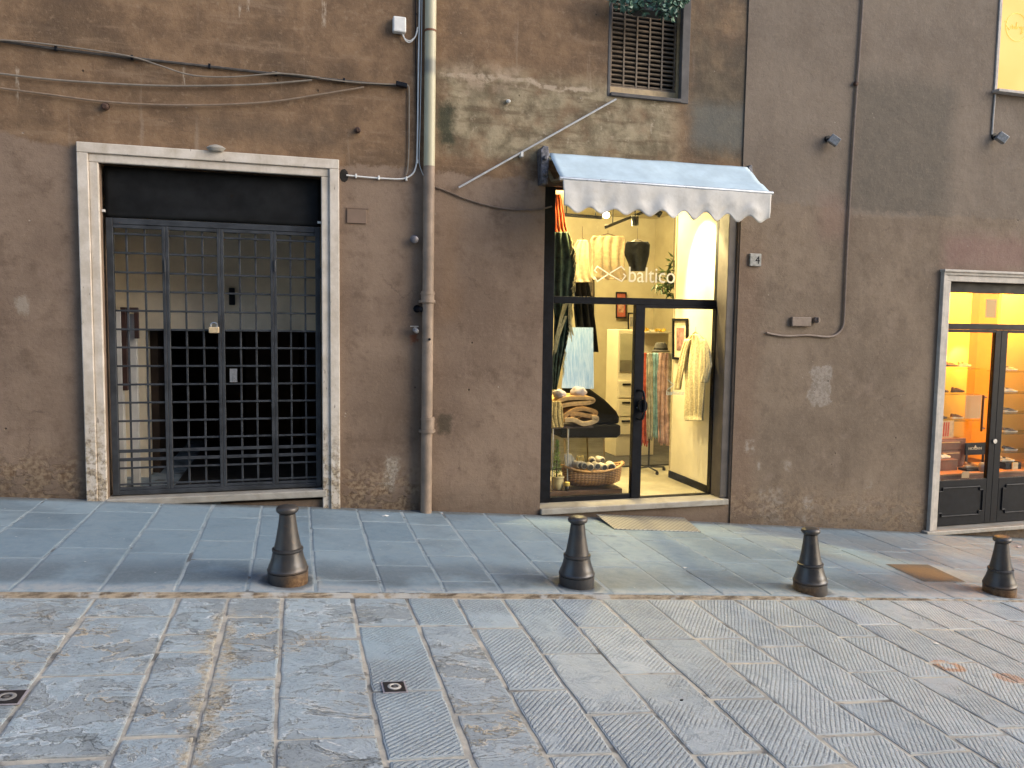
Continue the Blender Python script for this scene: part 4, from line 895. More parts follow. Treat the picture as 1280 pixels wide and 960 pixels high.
bm = nb(); lathe(bm, [(.120, .079), (.129, .084), (.130, .094), (.122, .104), (.121, .116), (.113, .134), (.103, .165), (.096, .196), (.094, .208)], 40); obj('skirt', bm, M_BOLL, boll, smooth=True, local=True)
bm = nb(); lathe(bm, [(.090, .209), (.098, .213), (.098, .226), (.090, .231)], 40); obj('collar', bm, M_BOLL, boll, smooth=True, local=True)
bm = nb(); lathe(bm, [(.086, .232), (.079, .262), (.069, .315), (.060, .370), (.053, .425), (.050, .452)], 40); obj('shaft', bm, M_BOLL, boll, smooth=True, local=True)
bm = nb(); lathe(bm, [(.047, .453), (.056, .458), (.067, .466), (.071, .478), (.069, .491), (.060, .500), (.035, .505), (.004, .507)], 40); obj('cap', bm, M_BOLL, boll, smooth=True, local=True)
for i, (px, py, lb, tl) in enumerate(((360, 726.5, 'iron bollard with a rusty orange foot in front of the barred gateway', (.01, .0)), (720.5, 730.5, 'iron bollard standing in front of the clothes shop display window', (.0, -.01)), (1012.5, 738.5, 'iron bollard in front of the bare greyish wall between the two shops', (.0, .03)), (1249, 741.5, 'iron bollard in front of the shoe shop, lowest down the slope', (.01, .06)))):
    o = boll if i == 0 else copy_tree(boll); o.location = ground_at(px, py); o.location.z -= .004; o.rotation_euler = (tl[0], tl[1], i*1.3 if i else 0); o['label'] = lb
# ------------------------------------------------------------------ on the ground
mp = [ground_at(*p) for p in ((745, 648), (768, 662), (876, 665.5), (855, 652))]
def quad_plate(bm, P_, th, inset=0.0):
    c_ = sum(P_, Vector())/4; P_ = [p.lerp(c_, inset) for p in P_]
    lo = [bm.verts.new(p+Vector((0, 0, .002))) for p in P_]; hi = [bm.verts.new(p+Vector((0, 0, th))) for p in P_]
    bm.faces.new(hi); bm.faces.new(lo[::-1])
    for i in range(4): j = (i+1) % 4; bm.faces.new((lo[i], lo[j], hi[j], hi[i]))
n = NT('tread_plate', .35, .75); v = n.scaled(1, 1, 0); X_, Y_, Z_ = n.sep(n.pos()); u_ = n.m('SINE', n.mul(n.add(X_, Y_), 66)); w_ = n.m('SINE', n.mul(n.sub(X_, Y_), 66)); h_ = n.ss(n.m('ABSOLUTE', n.mul(u_, w_)), .22, .5); cc = n.mix(h_, (.27, .265, .25), (.46, .45, .43)); M_TREAD = n.fin(cc, .38, n.bump(h_, .6, .006))
rp = thing('entrance_ramp', 'thin diamond patterned metal plate lying at the clothes shop step', 'metal plate', mp[0])
bm = nb(); quad_plate(bm, [mp[0]+Vector((0, 0, .035)), mp[1], mp[2], mp[3]+Vector((0, 0, .035))], .010); obj('plate', bm, M_TREAD, rp, bevel=.002)
mh = [ground_at(*p) for p in ((1107, 705.5), (1155, 727.5), (1208, 728), (1160, 706))]
n = NT('rusty_cover', .75, .1); f = n.noise(9, 6, .65); X_, Y_, Z_ = n.sep(n.pos()); pc = (mh[0]+mh[2])/2
d_ = n.m('SQRT', n.add(n.m('POWER', n.sub(X_, pc.x), 2), n.m('POWER', n.sub(Y_, pc.y), 2)))
cc = n.mix(n.ss(n.add(d_, n.mul(n.sub(f, .5), .35)), .34, .10), (.070, .060, .050), (.135, .078, .036)); cc = n.mix(n.mul(n.ss(n.noise(34, 4, .6), .5, .65), .5), cc, (.18, .11, .055)); M_RUSTC = n.fin(cc, .75, n.bump(n.noise(34, 4, .6), .5, .006))
mc = thing('manhole_cover', 'rusty rectangular iron cover set in the pavement between two bollards', 'manhole cover', mh[0])
bm = nb(); quad_plate(bm, mh, .006, .05); obj('cover', bm, M_RUSTC, mc)
bm = nb(); cm = sum(mh, Vector())/4
for i in range(4):
    a, b = mh[i], mh[(i+1) % 4]; ia, ib = a.lerp(cm, .045), b.lerp(cm, .045); quad_plate(bm, [a, b, ib, ia], .004)
obj('rim', bm, simple('rim_grey', (.16, .15, .14), .7), mc)
for px, py, lb in ((493, 860, 'small square black valve cover with a pale ring in the grooved road slabs'), (8, 873, 'small square dark valve cover with a dull ring in the smooth road slabs')):
    p = ground_at(px, py, -.024); p.z = g(p.x)-step(p.x)+.001; t = thing('valve_cover', lb, 'valve cover', p, 'valve covers set in the road'); s_ = .050 if px > 100 else .058
    tilt = lambda x: -.0868*(x)
    bm = nb(); P_ = [p+Vector((dx*s_, dy*s_, tilt(dx*s_))) for dx, dy in ((-1, -1), (1, -1), (1, 1), (-1, 1))]; quad_plate(bm, P_, .007); obj('plate', bm, simple('valve_black', (.018, .016, .018), .5), t)
    bm = nb(); P_ = [p+Vector((dx*s_*1.18, dy*s_*1.18, tilt(dx*s_*1.18))) for dx, dy in ((-1, -1), (1, -1), (1, 1), (-1, 1))]; quad_plate(bm, P_, .004); obj('bed', bm, simple('valve_bed', (.30, .27, .28), .8), t)
    bm = nb(); k = 28; R0, R1, R2 = s_*.66, s_*.40, s_*.2
    rr = [[bm.verts.new(p+Vector((R*math.cos(2*PI*i/k), R*math.sin(2*PI*i/k), tilt(R*math.cos(2*PI*i/k))+z))) for i in range(k)] for R, z in ((R0, .0075), (R0*.9, .010), (R1, .010), (R1*.9, .0075))]
    for A_, B_ in zip(rr, rr[1:]):
        for i in range(k): bm.faces.new((A_[i], A_[(i+1) % k], B_[(i+1) % k], B_[i]))
    obj('ring', bm, simple('valve_ring', (.5, .47, .42), .5, .2) if px > 100 else simple('valve_ring_dull', (.22, .21, .2), .6), t, smooth=True)
    bm = nb(); lathe(bm, [(R2, .007), (R2*.9, .0095)], 12, p); obj('bolt', bm, simple('valve_bolt', (.10, .09, .085), .6), t)
# scraps of paper and leaf litter
for px, py, mat, lb, s_, dz_ in ((481, 645.5, M_WHITE, 'scrap of white paper on the pavement near the drainpipe foot', .035, 0), (856, 710, M_WHITE, 'white scrap on the pavement slabs between two bollards below the shop step', .018, 0), (1170, 806, M_WHITE, 'white scrap on the road near the orange rust marks', .022, -.016), (37, 841, M_WHITE, 'x', .0, 0), (852, 877, M_BLACKM, 'dark scrap on the grooved road slabs in front of the shop', .009, -.031), (97, 632, M_WHITE, 'x', 0, 0), (171, 646, M_WHITE, 'x', 0, 0), (1272, 684, simple('litter_grey', (.3, .3, .32), .5), 'crumpled litter on the pavement beside the lowest bollard', .05, 0)):
    if s_ == 0: continue
    p = ground_at(px, py, dz_); p.z = g(p.x)-(step(p.x) if p.y < YK else 0)+.001; bm = nb(); k = 9; r2_ = random.Random(px)
    top = [bm.verts.new(p+Vector((math.cos(2*PI*i/k)*s_*r2_.uniform(.6, 1.2), math.sin(2*PI*i/k)*s_*.7*r2_.uniform(.6, 1.2), r2_.uniform(.003, s_*.35)))) for i in range(k)]; c_ = bm.verts.new(p+Vector((0, 0, s_*.4)))
    for i in range(k): bm.faces.new((top[i], top[(i+1) % k], c_))
    lo_ = [bm.verts.new(v.co-Vector((0, 0, .004))) for v in top]; bm.faces.new(lo_[::-1])
    for i in range(k): bm.faces.new((lo_[i], lo_[(i+1) % k], top[(i+1) % k], top[i]))
    tag(obj('litter_scrap', bm, mat), lb, 'litter')
#==PART5==
# ------------------------------------------------------------------ inside the clothes shop
def atx(px, py, X_):
    d = ray(px, py); return CAM+d*((X_-CAM.x)/d.x)
def cloth(name, rows, f, nrm, mat, parent=None, amp=.012, nf=4, th=.006, ph=0.0, nc=30, sub=5, jag=0.0, seed=1):
    """rows: (py, left px, right px); f maps a pixel to the hanging plane; nrm is the fold direction"""
    rg = random.Random(seed); bm = nb(); R_ = []
    for k in range(len(rows)-1):
        for s in range(sub):
            t = s/sub; R_.append([rows[k][i]+(rows[k+1][i]-rows[k][i])*t for i in range(3)])
    R_.append(list(rows[-1])); V = []
    nrm = Vector(nrm)
    for j, (py, l, r) in enumerate(R_):
        v_ = j/(len(R_)-1); row = []
        for i in range(nc+1):
            u = i/nc; yy = py+(jag*rg.uniform(-1, 1) if j == len(R_)-1 else 0)
            p = f(l+(r-l)*u, yy); w_ = amp*(.35+.65*v_)*math.sin(2*PI*nf*u+ph+1.6*math.sin(v_*3+ph))+amp*.7*mnoise.noise((u*4+ph, v_*3, seed))
            row.append(bm.verts.new(p+nrm*w_))
        V.append(row)
    for a, b in zip(V, V[1:]):
        for i in range(nc): bm.faces.new((a[i], a[i+1], b[i+1], b[i]))
    o = obj(name, bm, mat, parent, smooth=True); m_ = o.modifiers.new('solid', 'SOLIDIFY'); m_.thickness = th; return o
def fabric(name, col, var=.2, scale=14, col2=None, weave=0, bump=.3):
    if name in MATS: return MATS[name]
    n = NT(name, .9, spec=.15); o = n.obj(); f = n.noise(scale, 5, .65, o); c = n.mix(n.ss(f, .32, .68), tuple(x*(1-var) for x in col), col2 or tuple(min(1, x*(1+var)) for x in col))
    MATS[name] = n.fin(c, .9, n.bump(n.noise(scale*5, 4, .7, o), bump, .006)); return MATS[name]
pl = lambda Y_: (lambda px, py: at(px, py, Y_))
F = (0, -1, 0)
YG = .80
def top(name, rows, mat, label, Y_, hook, cat='top', **k):
    o = cloth(name, rows, pl(Y_), F, mat, None, **k); tag(o, label, cat, 'tops hung in the shop window')
    bm = nb(); l, r = rows[0][1], rows[0][2]; a = at(l+2, rows[0][0]+2, Y_+.012); b = at(r-2, rows[0][0]+2, Y_+.012); m_ = at((l+r)/2, rows[0][0]-3, Y_+.012); tube(bm, [a, m_, b], .005, 6); tube(bm, [m_, at((l+r)/2, hook, Y_+.012)], .003, 6); obj('hanger', bm, M_WOODD, o, smooth=True); return o
M_KNIT = fabric('cream_knit', (.52, .43, .27), .15, 30); M_OAT = fabric('oat_linen', (.44, .33, .18), .2, 25); M_CHAR = fabric('charcoal_wool', (.022, .024, .026), .3, 20)
top('knit_top', [(300, 722, 734), (306, 718, 735.5), (325, 715, 735.5), (347, 714, 739), (353, 714, 741)], M_KNIT, 'cream sleeveless top hanging beside the green shawl', YG+.12, 283, nf=3)
top('knit_top', [(295, 741, 779), (300, 737.5, 782), (315, 739, 780), (335, 739, 780), (347, 738, 784), (350, 740, 783)], M_OAT, 'oat coloured sleeveless top hanging above the shop lettering', YG, 288, nf=4, amp=.016)
top('knit_top', [(302, 784, 810), (306, 780, 812), (318, 780, 811), (330, 785, 808), (339, 787, 806)], M_CHAR, 'charcoal narrow waisted top hanging behind the shop lettering', YG+.1, 285, nf=2)
cloth('orange_cloth', [(243, 690, 701), (262, 690, 704), (280, 690, 707), (292, 690, 709.5)], pl(.52), F, fabric('orange_cloth', (.62, .12, .035), .25, 8), None, .014, 4)
tag(bpy.data.objects['orange_cloth'], 'orange red folded cloth hanging at the top corner of the display', 'cloth')
M_GRN = fabric('green_wool', (.022, .036, .026), .4, 12, (.06, .085, .055)); M_FRI = fabric('fringe_cream', (.42, .36, .19), .3, 40)
shawl = cloth('shawl', [(290, 690, 711), (300, 690, 714), (315, 690, 719), (335, 690, 719.5), (352, 690, 716.5), (372, 691, 715), (400, 692, 713), (430, 691, 708), (455, 690, 702), (487, 689, 696)], pl(.46), F, M_GRN, None, .022, 3, .008)
tag(shawl, 'long dark green shawl with a pale fringe hanging in the shop window', 'shawl')
bm = nb(); rg = random.Random(11)
edge = [(711, 291), (714, 300), (719, 315), (719.5, 335), (716.5, 352), (715, 372), (713, 395), (710, 415), (706, 440), (702, 460)]
for i in range(75):
    t = rg.random()*(len(edge)-1.01); k = int(t); e0, e1 = edge[k], edge[k+1]; px, py = e0[0]+(e1[0]-e0[0])*(t-k), e0[1]+(e1[1]-e0[1])*(t-k)
    p = at(px-.5, py, .44); d = Vector((rg.uniform(-.02, .03), rg.uniform(-.02, .01), -rg.uniform(.05, .13))); tube(bm, [p, p+d*.5+Vector((.012, -.006, .004)), p+d], .0032, 4)
for s, e in (((709, 374), (691, 432)), ((711, 378), (714, 424)), ((704, 380), (697, 420)), ((706, 395), (692, 440))):
    for k in range(5): tube(bm, smooth_path([at(s[0]+k*.7, s[1], .43), at((s[0]+e[0])/2+rg.uniform(-2, 2), (s[1]+e[1])/2, .42), at(e[0]+k*.8, e[1]+rg.uniform(-6, 6), .43)], 4), .004, 4)
obj('fringe', bm, M_FRI, shawl)
# pale blue panel, cushions, blankets on a stand
n = NT('blue_denim', .85, spec=.2); o_ = n.pos(); st = n.noise(1, 6, .65, n.scaled(60, 60, 5)); c = n.mix(n.ss(st, .3, .7), (.26, .42, .66), (.50, .64, .80)); M_DEN = n.fin(c)
bm = nb(); YB_ = .62; P4 = [at(709.5, 409, YB_), at(741, 409.5, YB_), at(742, 486, YB_-.05), at(702, 485, YB_-.05)]
fr = [bm.verts.new(p) for p in P4]; bk = [bm.verts.new(p+Vector((.012, .02, 0))) for p in P4]; bm.faces.new(fr); bm.faces.new(bk[::-1])
for i in range(4): bm.faces.new((fr[i], fr[(i+1) % 4], bk[(i+1) % 4], bk[i]))
tag(obj('denim_panel', bm, M_DEN), 'stiff pale blue streaked panel leaning above the folded blankets', 'panel')
M_LILAC = fabric('lilac_grey', (.36, .31, .30), .12, 9)
def blob(bm, c, rx, ry, rz, sd, k=.12):
    r = bmesh.ops.create_icosphere(bm, subdivisions=3, radius=1)
    for v in r['verts']:
        d = v.co.copy(); s = 1+k*mnoise.noise(d*1.7+Vector((sd, 0, 0))); v.co = Vector(c)+Vector((d.x*rx*s, d.y*ry*s, (abs(d.z)**.8*(1 if d.z > 0 else -1))*rz*s))
for px, py, rx, rz, lb, sd in ((699, 492.5, .070, .050, 'small rounded grey cushion on top of the folded blankets under the shawl', 1), (723, 490, .085, .060, 'larger pointed grey cushion on the blankets under the blue panel', 2)):
    bm = nb(); blob(bm, at(px, py, .52), rx, .07, rz, sd, .25); tag(obj('cushion', bm, M_LILAC, None, smooth=True), lb, 'cushion')
def blanket(rows_px, Y_, th, mat, label, depth=.32):
    P_ = [at(a, b, Y_) for a, b in rows_px]; P_ = smooth_path(P_, 5); bm = nb(); ribbon(bm, [(p.x, p.z) for p in P_], th, Y_, Y_+depth); o = obj('blanket', bm, mat, None, bevel=.012, seg=3); o.data.shade_smooth(); tag(o, label, 'blanket', 'folded blankets on the display stand')
M_BL1, M_BL2, M_BL3 = fabric('blanket_camel', (.50, .30, .12), .2, 22), fabric('blanket_caramel', (.42, .23, .085), .2, 22), fabric('blanket_sand', (.52, .35, .17), .2, 22)
blanket([(691, 512), (700, 508), (716, 505), (736, 503.5), (742, 500.5), (736, 498), (716, 497.5), (702, 500), (696, 506)], .44, .043, M_BL1, 'camel blanket on top of the folded pile')
blanket([(705, 521), (715, 514), (728, 511), (742, 514), (745, 517), (738, 520), (722, 517.5), (713, 520)], .43, .045, M_BL2, 'caramel blanket folded in the middle of the pile')
blanket([(706, 525.5), (718, 525), (730, 530), (744, 526.5), (746, 522.5), (740, 522)], .42, .048, M_BL3, 'sand coloured blanket lowest in the folded pile')
cloth('blanket_throw', [(501, 688, 701), (510, 688, 703), (520, 688, 703), (528, 689, 704), (534, 690, 704)], pl(.41), F, fabric('bobble_throw', (.50, .35, .13), .35, 60, bump=.8), None, .01, 3, .02)
tag(bpy.data.objects['blanket_throw'], 'nubbly mustard throw hanging down beside the folded blankets', 'throw')
st_ = thing('display_stand', 'slim stand with thin metal legs carrying the folded blankets', 'display stand', at(710, 600, .55))
zt = at(710, 531, .5).z
bm = nb(); a, b = at(688, 531, .5), at(744, 531, .5); box(bm, a.x, b.x-.03, .47, .74, zt-.035, zt-.015); obj('top', bm, M_WOODD, st_, bevel=.004)
ptz = at(777, 609, .46).z
for x_, y_ in ((at(710, 560, .5).x, .50), (a.x+.03, .50), (at(710, 560, .7).x, .71), (a.x+.03, .71)):
    bm = nb(); tube(bm, [(x_, y_, ptz), (x_, y_, zt-.036)], .008, 8); obj('leg', bm, M_STEEL, st_, smooth=True)
bm = nb(); xr_ = at(777, 609, .42).x; box(bm, 2.37, xr_, .40, .95, FZ+.001, ptz-.001)
n = NT('display_wood', .5); f = n.noise(1, 6, .65, n.scaled(2, 2, 22)); M_DW = n.fin(n.mix(n.ss(f, .3, .7), (.040, .019, .010), (.115, .055, .028)), .45)
tag(obj('display_plinth', bm, M_DW, None, bevel=.004), 'low dark wooden plinth on the shop floor under the basket', 'plinth')
# wicker basket of rolled socks
n = NT('wicker', .6); o_ = n.pos(); X_, Y_, Z_ = n.sep(o_); w1 = n.m('SINE', n.mul(Z_, 330)); w2 = n.m('SINE', n.add(n.mul(X_, 160), n.mul(n.m('SINE', n.mul(Z_, 330)), 1.2))); c = n.mix(n.ss(n.add(w1, n.mul(w2, .6)), -.8, .9), (.13, .055, .018), (.42, .22, .075)); M_WICK = n.fin(c, .55, n.bump(n.add(w1, n.mul(w2, .7)), .5, .006))
bk = thing('wicker_basket', 'long boat shaped wicker basket filled with rolled socks', 'basket', at(738, 600, .55))
L_, R_x = at(703, 590, .55).x, at(777, 590, .55).x; cx, hl = (L_+R_x)/2, (R_x-L_)/2; zb = ptz+.004; zt_ = at(740, 588, .5).z
bm = nb(); rings = []; NS, NR = 26, 9
for i in range(NS+1):
    u = -1+2*i/NS; wd = .15*max(.05, (1-abs(u)**2.6))**.6; tp = zt_+.055*abs(u)**2.2; lo = zb+.045*abs(u)**3
    ring = []
    for j in range(NR+1):
        a = PI*j/NR; y_ = -math.cos(a)*wd; s = math.sin(a)**.55 if 0 < j < NR else 0; ring.append(bm.verts.new((cx+u*hl*(1-.06*s), .56+y_, tp+(lo-tp)*s)))
    rings.append(ring)
for a, b in zip(rings, rings[1:]):
    for j in range(NR): bm.faces.new((a[j], a[j+1], b[j+1], b[j]))
o = obj('body', bm, M_WICK, bk, smooth=True); o.modifiers.new('solid', 'SOLIDIFY').thickness = .012
bm = nb(); rim = []
for i in range(NS+1): u = -1+2*i/NS; rim.append(Vector((cx+u*hl, .56-.15*max(.05, (1-abs(u)**2.6))**.6, zt_+.055*abs(u)**2.2)))
for i in range(NS, -1, -1): u = -1+2*i/NS; rim.append(Vector((cx+u*hl, .56+.15*max(.05, (1-abs(u)**2.6))**.6, zt_+.055*abs(u)**2.2)))
rim.append(rim[0]); tube(bm, rim, .013, 8); obj('rim', bm, simple('wicker_rim', (.40, .22, .08), .5, 0, .3, 30, .2), bk, smooth=True)
bm = nb(); p = Vector((cx+hl+.005, .56, zt_+.05)); lathe(bm, [(.012, -.03), (.03, -.012), (.032, .01), (.014, .03)], 12, p); obj('end_knot', bm, simple('wicker_rim', (0, 0, 0)), bk, smooth=True)
sock = tag(obj('sock_roll', (lambda b: (lathe(b, [(.010, -.052), (.034, -.050), (.041, -.04), (.041, .05), (.030, .055)], 18, (0, 0, 0), 'y'), b)[1])(nb()), fabric('sock_cream', (.46, .40, .30), .15, 40), None, smooth=True), 'x', 'socks', 'rolled socks in the basket')
bm = nb(); lathe(bm, [(.012, -.058), (.026, -.057), (.027, -.049)], 14, (0, 0, 0), 'y'); obj('sock_core', bm, fabric('sock_dark', (.085, .075, .062), .2, 30), sock, smooth=True, local=True)
for i, (px, py, Y_, rz, lb) in enumerate(((721.5, 581, .50, .3, 'rolled dark socks nearest the back end of the basket'), (728, 581.5, .48, .1, 'second rolled socks along the front of the basket'), (737, 583, .46, -.1, 'middle rolled socks along the front of the basket'), (745, 582, .46, 0, 'rolled socks just right of the middle of the basket'), (753, 583.5, .47, .1, 'rolled socks next to the end of the basket'), (763, 583, .50, -.2, 'largest roll of socks at the knotted end of the basket'), (750, 575, .60, .2, 'rolled socks heaped at the back of the basket'), (740, 576, .60, -.3, 'rolled socks lying behind the middle ones'))):
    o = sock if i == 0 else copy_tree(sock); o.location = at(px, py, Y_); o.rotation_euler = (0, i*.7, rz); o['label'] = lb.replace('just right of', 'beside'); s = 1.25 if i == 5 else 1; o.scale = (s, s, s)
for px0, px1, lb in ((704, 717, 'tall folded cream sock standing in the near end of the basket'), (720, 731, 'folded yellow sock standing behind the rolled socks')):
    o = cloth('folded_sock', [(567 if px0 < 710 else 570, px0+1, px1-3), (572, px0, px1-1), (580, px0+1, px1), (586, px0+2, px1)], pl(.56 if px0 < 710 else .60), F, fabric('sock_cream', (0, 0, 0)) if px0 < 710 else fabric('sock_yellow', (.5, .38, .14), .2, 30), None, .006, 2, .03, seed=px0); tag(o, lb, 'socks')
# conifer in a sack, candle jar
cf = thing('potted_conifer', 'small bright green conifer in a cream sack pot beside the basket', 'plant', at(697, 610, .45))
bm = nb(); p = at(697, 611, .50); lathe(bm, [(.045, .002), (.062, .03), (.066, .08), (.060, .115), (.072, .135), (.066, .145), (.05, .135)], 18, (p.x, .50, ptz)); obj('pot', bm, fabric('sack_cream', (.58, .47, .24), .15, 14), cf, smooth=True)
bm = nb(); rg = random.Random(21); pz0 = ptz+.13; pz1 = at(692, 551, .50).z; pxc = at(696, 580, .50).x
for i in range(520):
    t = rg.random()**.8; r_ = .060*(1-t)**.8+.004; a = rg.uniform(0, 2*PI); p = Vector((pxc+math.cos(a)*r_*rg.uniform(.3, 1), .50+math.sin(a)*r_*rg.uniform(.3, 1), pz0+(pz1-pz0)*t)); leaves(bm, p, .002, .002, .002, 1, .030, .0045, rg, -.6)
obj('foliage', bm, leafmat('conifer_green', (.09, .17, .02), (.24, .34, .06)), cf, fix=False)
bm = nb(); tube(bm, [(pxc, .50, pz0-.02), (pxc, .50, pz1-.02)], [.008, .003], 6); obj('trunk', bm, M_WOODD, cf)
cj = thing('candle_jar', 'small dark jar with a yellow lid standing beside the conifer', 'jar', at(708.5, 609, .43))
p = at(708.5, 607, .43); bm = nb(); lathe(bm, [(.024, .0), (.026, .004), (.026, .045), (.022, .050)], 16, (p.x, .43, ptz)); obj('jar', bm, simple('jar_dark', (.03, .022, .015), .3), cj, smooth=True)
bm = nb(); lathe(bm, [(.030, .051), (.032, .056), (.032, .088), (.026, .094)], 16, (p.x, .43, ptz)); obj('lid', bm, simple('lid_yellow', (.60, .42, .08), .5), cj, smooth=True)
# dark lounge chair
ch = thing('lounge_chair', 'black lounge chair with a sloping back and thin legs deep in the shop', 'chair', at(745, 575, 1.9))
M_BLK = fabric('black_cloth', (.005, .005, .005), .3, 10)
q = lambda px, py, Y_=1.75: (lambda p: (p.x, p.z))(at(px, py, Y_))
bm = nb(); prism(bm, [q(722, 485), q(738, 486), q(757, 500), q(771, 514), q(775, 522), q(774, 530), q(722, 530)], 1.75, 2.35); obj('backrest', bm, M_BLK, ch, bevel=.03, seg=4)
bm = nb(); prism(bm, [q(700, 531), q(775, 531), q(775, 543), q(770, 547), q(700, 547)], 1.72, 2.4); obj('seat', bm, M_BLK, ch, bevel=.02, seg=3)
for px in (755, 706):
    for Y_ in (1.76, 2.34): 
        bm = nb(); a = at(px, 548, 1.75); tube(bm, [(a.x, Y_, a.z), (a.x+.02, Y_, FZ+.021)], [.014, .009], 8); obj('leg', bm, simple('pale_leg', (.22, .17, .10), .4), ch, smooth=True)
# tall dark coat and frames on the back wall
dc = cloth('hanging_coat', [(345, 719, 733), (360, 716, 737), (380, 716, 740), (408, 718, 744), (440, 720, 748)], pl(1.1), F, M_BLK, None, .03, 3); tag(dc, 'black coat hanging in the shadow behind the green shawl', 'coat')
def picture(x0, y0, x1, y1, cols, label, Y_=5.12, mapper=None, depth=Vector((0, 1, 0))):
    f = mapper or (lambda px, py: at(px, py, Y_)); t = thing('picture_frame', label, 'picture', f((x0+x1)/2, y1)); P_ = [f(x0, y0), f(x1, y0), f(x1, y1), f(x0, y1)]; c_ = sum(P_, Vector())/4
    P_[0].z = P_[1].z = (P_[0].z+P_[1].z)/2; P_[2].z = P_[3].z = (P_[2].z+P_[3].z)/2; c_ = sum(P_, Vector())/4
    def slab(bm, P0, d0, d1):
        a = [bm.verts.new(p-depth*d0) for p in P0]; b = [bm.verts.new(p-depth*d1) for p in P0]; bm.faces.new(a); bm.faces.new(b)
        for i in range(4): bm.faces.new((a[i], a[(i+1) % 4], b[(i+1) % 4], b[i]))
    sh = lambda k: [c_+(p-c_)*k for p in P_]
    bm = nb(); out, inn = P_, [c_+Vector(((p-c_).x*.84, (p-c_).y*.84, (p-c_).z*.88)) for p in P_]
    for i in range(4): slab(bm, [out[i], out[(i+1) % 4], inn[(i+1) % 4], inn[i]], .002, .028)
    obj('frame', bm, M_BLACKM, t); bm = nb(); slab(bm, inn, .002, .008); obj('mount', bm, simple(cols[0], cols[1], .8), t)
    bm = nb(); slab(bm, sh(.55), .0085, .011); obj('print', bm, simple(cols[2], cols[3], .8, 0, .5, 18), t); return t
picture(769.5, 365, 782.5, 398, ('mount_red', (.30, .07, .04), 'print_red', (.34, .18, .12)), 'narrow framed picture with a red print on the back wall')
picture(784.5, 391, 797, 413, ('mount_buff', (.42, .36, .24), 'print_grey', (.20, .19, .17)), 'framed picture with a grey print partly behind the door post')
picture(732.5, 349, 742.5, 371, ('mount_dark', (.12, .09, .06), 'print_dark', (.06, .05, .04)), 'dark framed picture under the cream top on the back wall')
picture(732.5, 379, 742, 407, ('mount_dim', (.15, .12, .08), 'print_green', (.07, .08, .06)), 'dim framed picture above the blue panel on the back wall')
fx = XW-.004
pt = picture(842.5, 398, 861, 450, ('mount_ivory', (.66, .58, .40), 'print_mauve', (.26, .13, .11)), 'framed picture with an ivory mount and mauve print beside the pale coat', mapper=lambda px, py: atx(px, py, fx), depth=Vector((1, 0, 0)))
# coat on the bright side wall
M_LACE = fabric('lace_cream', (.60, .51, .31), .25, 55, bump=.7)
wx = lambda d: (lambda px, py: atx(px, py, XW-d))
coat = cloth('lace_coat', [(418, 865, 874), (424, 861, 879), (436, 858, 884), (455, 857, 884), (480, 858, 883), (505, 858, 881), (520, 857.5, 879), (526, 858, 878.5)], wx(.10), (-1, 0, 0), M_LACE, None, .022, 4, .008); tag(coat, 'long cream lace coat on a hanger against the bright shop wall', 'coat')
cloth('sleeve', [(424, 858, 864), (440, 853, 860), (460, 849.5, 857), (478, 846, 853), (487, 845.5, 851)], wx(.12), (-1, 0, 0), M_LACE, coat, .012, 2, .02)
cloth('sleeve', [(424, 877, 883), (440, 881, 889), (456, 883, 891), (470, 881, 888), (478, 879, 885)], wx(.09), (-1, 0, 0), M_LACE, coat, .012, 2, .02)
bm = nb(); P_ = [atx(a, b, XW-.06) for a, b in ((859, 424), (869.5, 415), (881, 425))]; tube(bm, P_, .009, 8); tube(bm, [P_[1], atx(869.5, 409, XW-.02)], .004, 6); obj('hanger', bm, simple('hanger_wood', (.30, .16, .05), .5), coat, smooth=True)
# scarf rail
YR = 1.55
rk_ = thing('scarf_rail', 'black scarf rail on a cross footed stand inside the door', 'clothes rail', atz(813, 598, FZ))
M_RAIL = simple('rail_black', (.02, .02, .02), .4, .3)
zr_ = at(820, 442, YR); a = at(797, 442, YR); b = at(850, 443, YR); xc = at(813, 500, YR).x
bm = nb(); tube(bm, [a, b], .010, 8); obj('bar', bm, M_RAIL, rk_, smooth=True)
bm = nb(); tube(bm, [(xc, YR, FZ+.06), (xc, YR, zr_.z)], .012, 8); obj('pole', bm, M_RAIL, rk_, smooth=True)
for dx, dy in ((-.22, .0), (.24, .05), (.02, -.2), (-.02, .24)):
    bm = nb(); tube(bm, [(xc, YR, FZ+.065), (xc+dx*.7, YR+dy*.7, FZ+.05), (xc+dx, YR+dy, FZ+.045)], .010, 8); lathe(bm, [(.018, .0), (.022, .012), (.018, .036)], 10, (xc+dx, YR+dy, FZ+.002)); obj('foot', bm, M_RAIL, rk_, smooth=True)
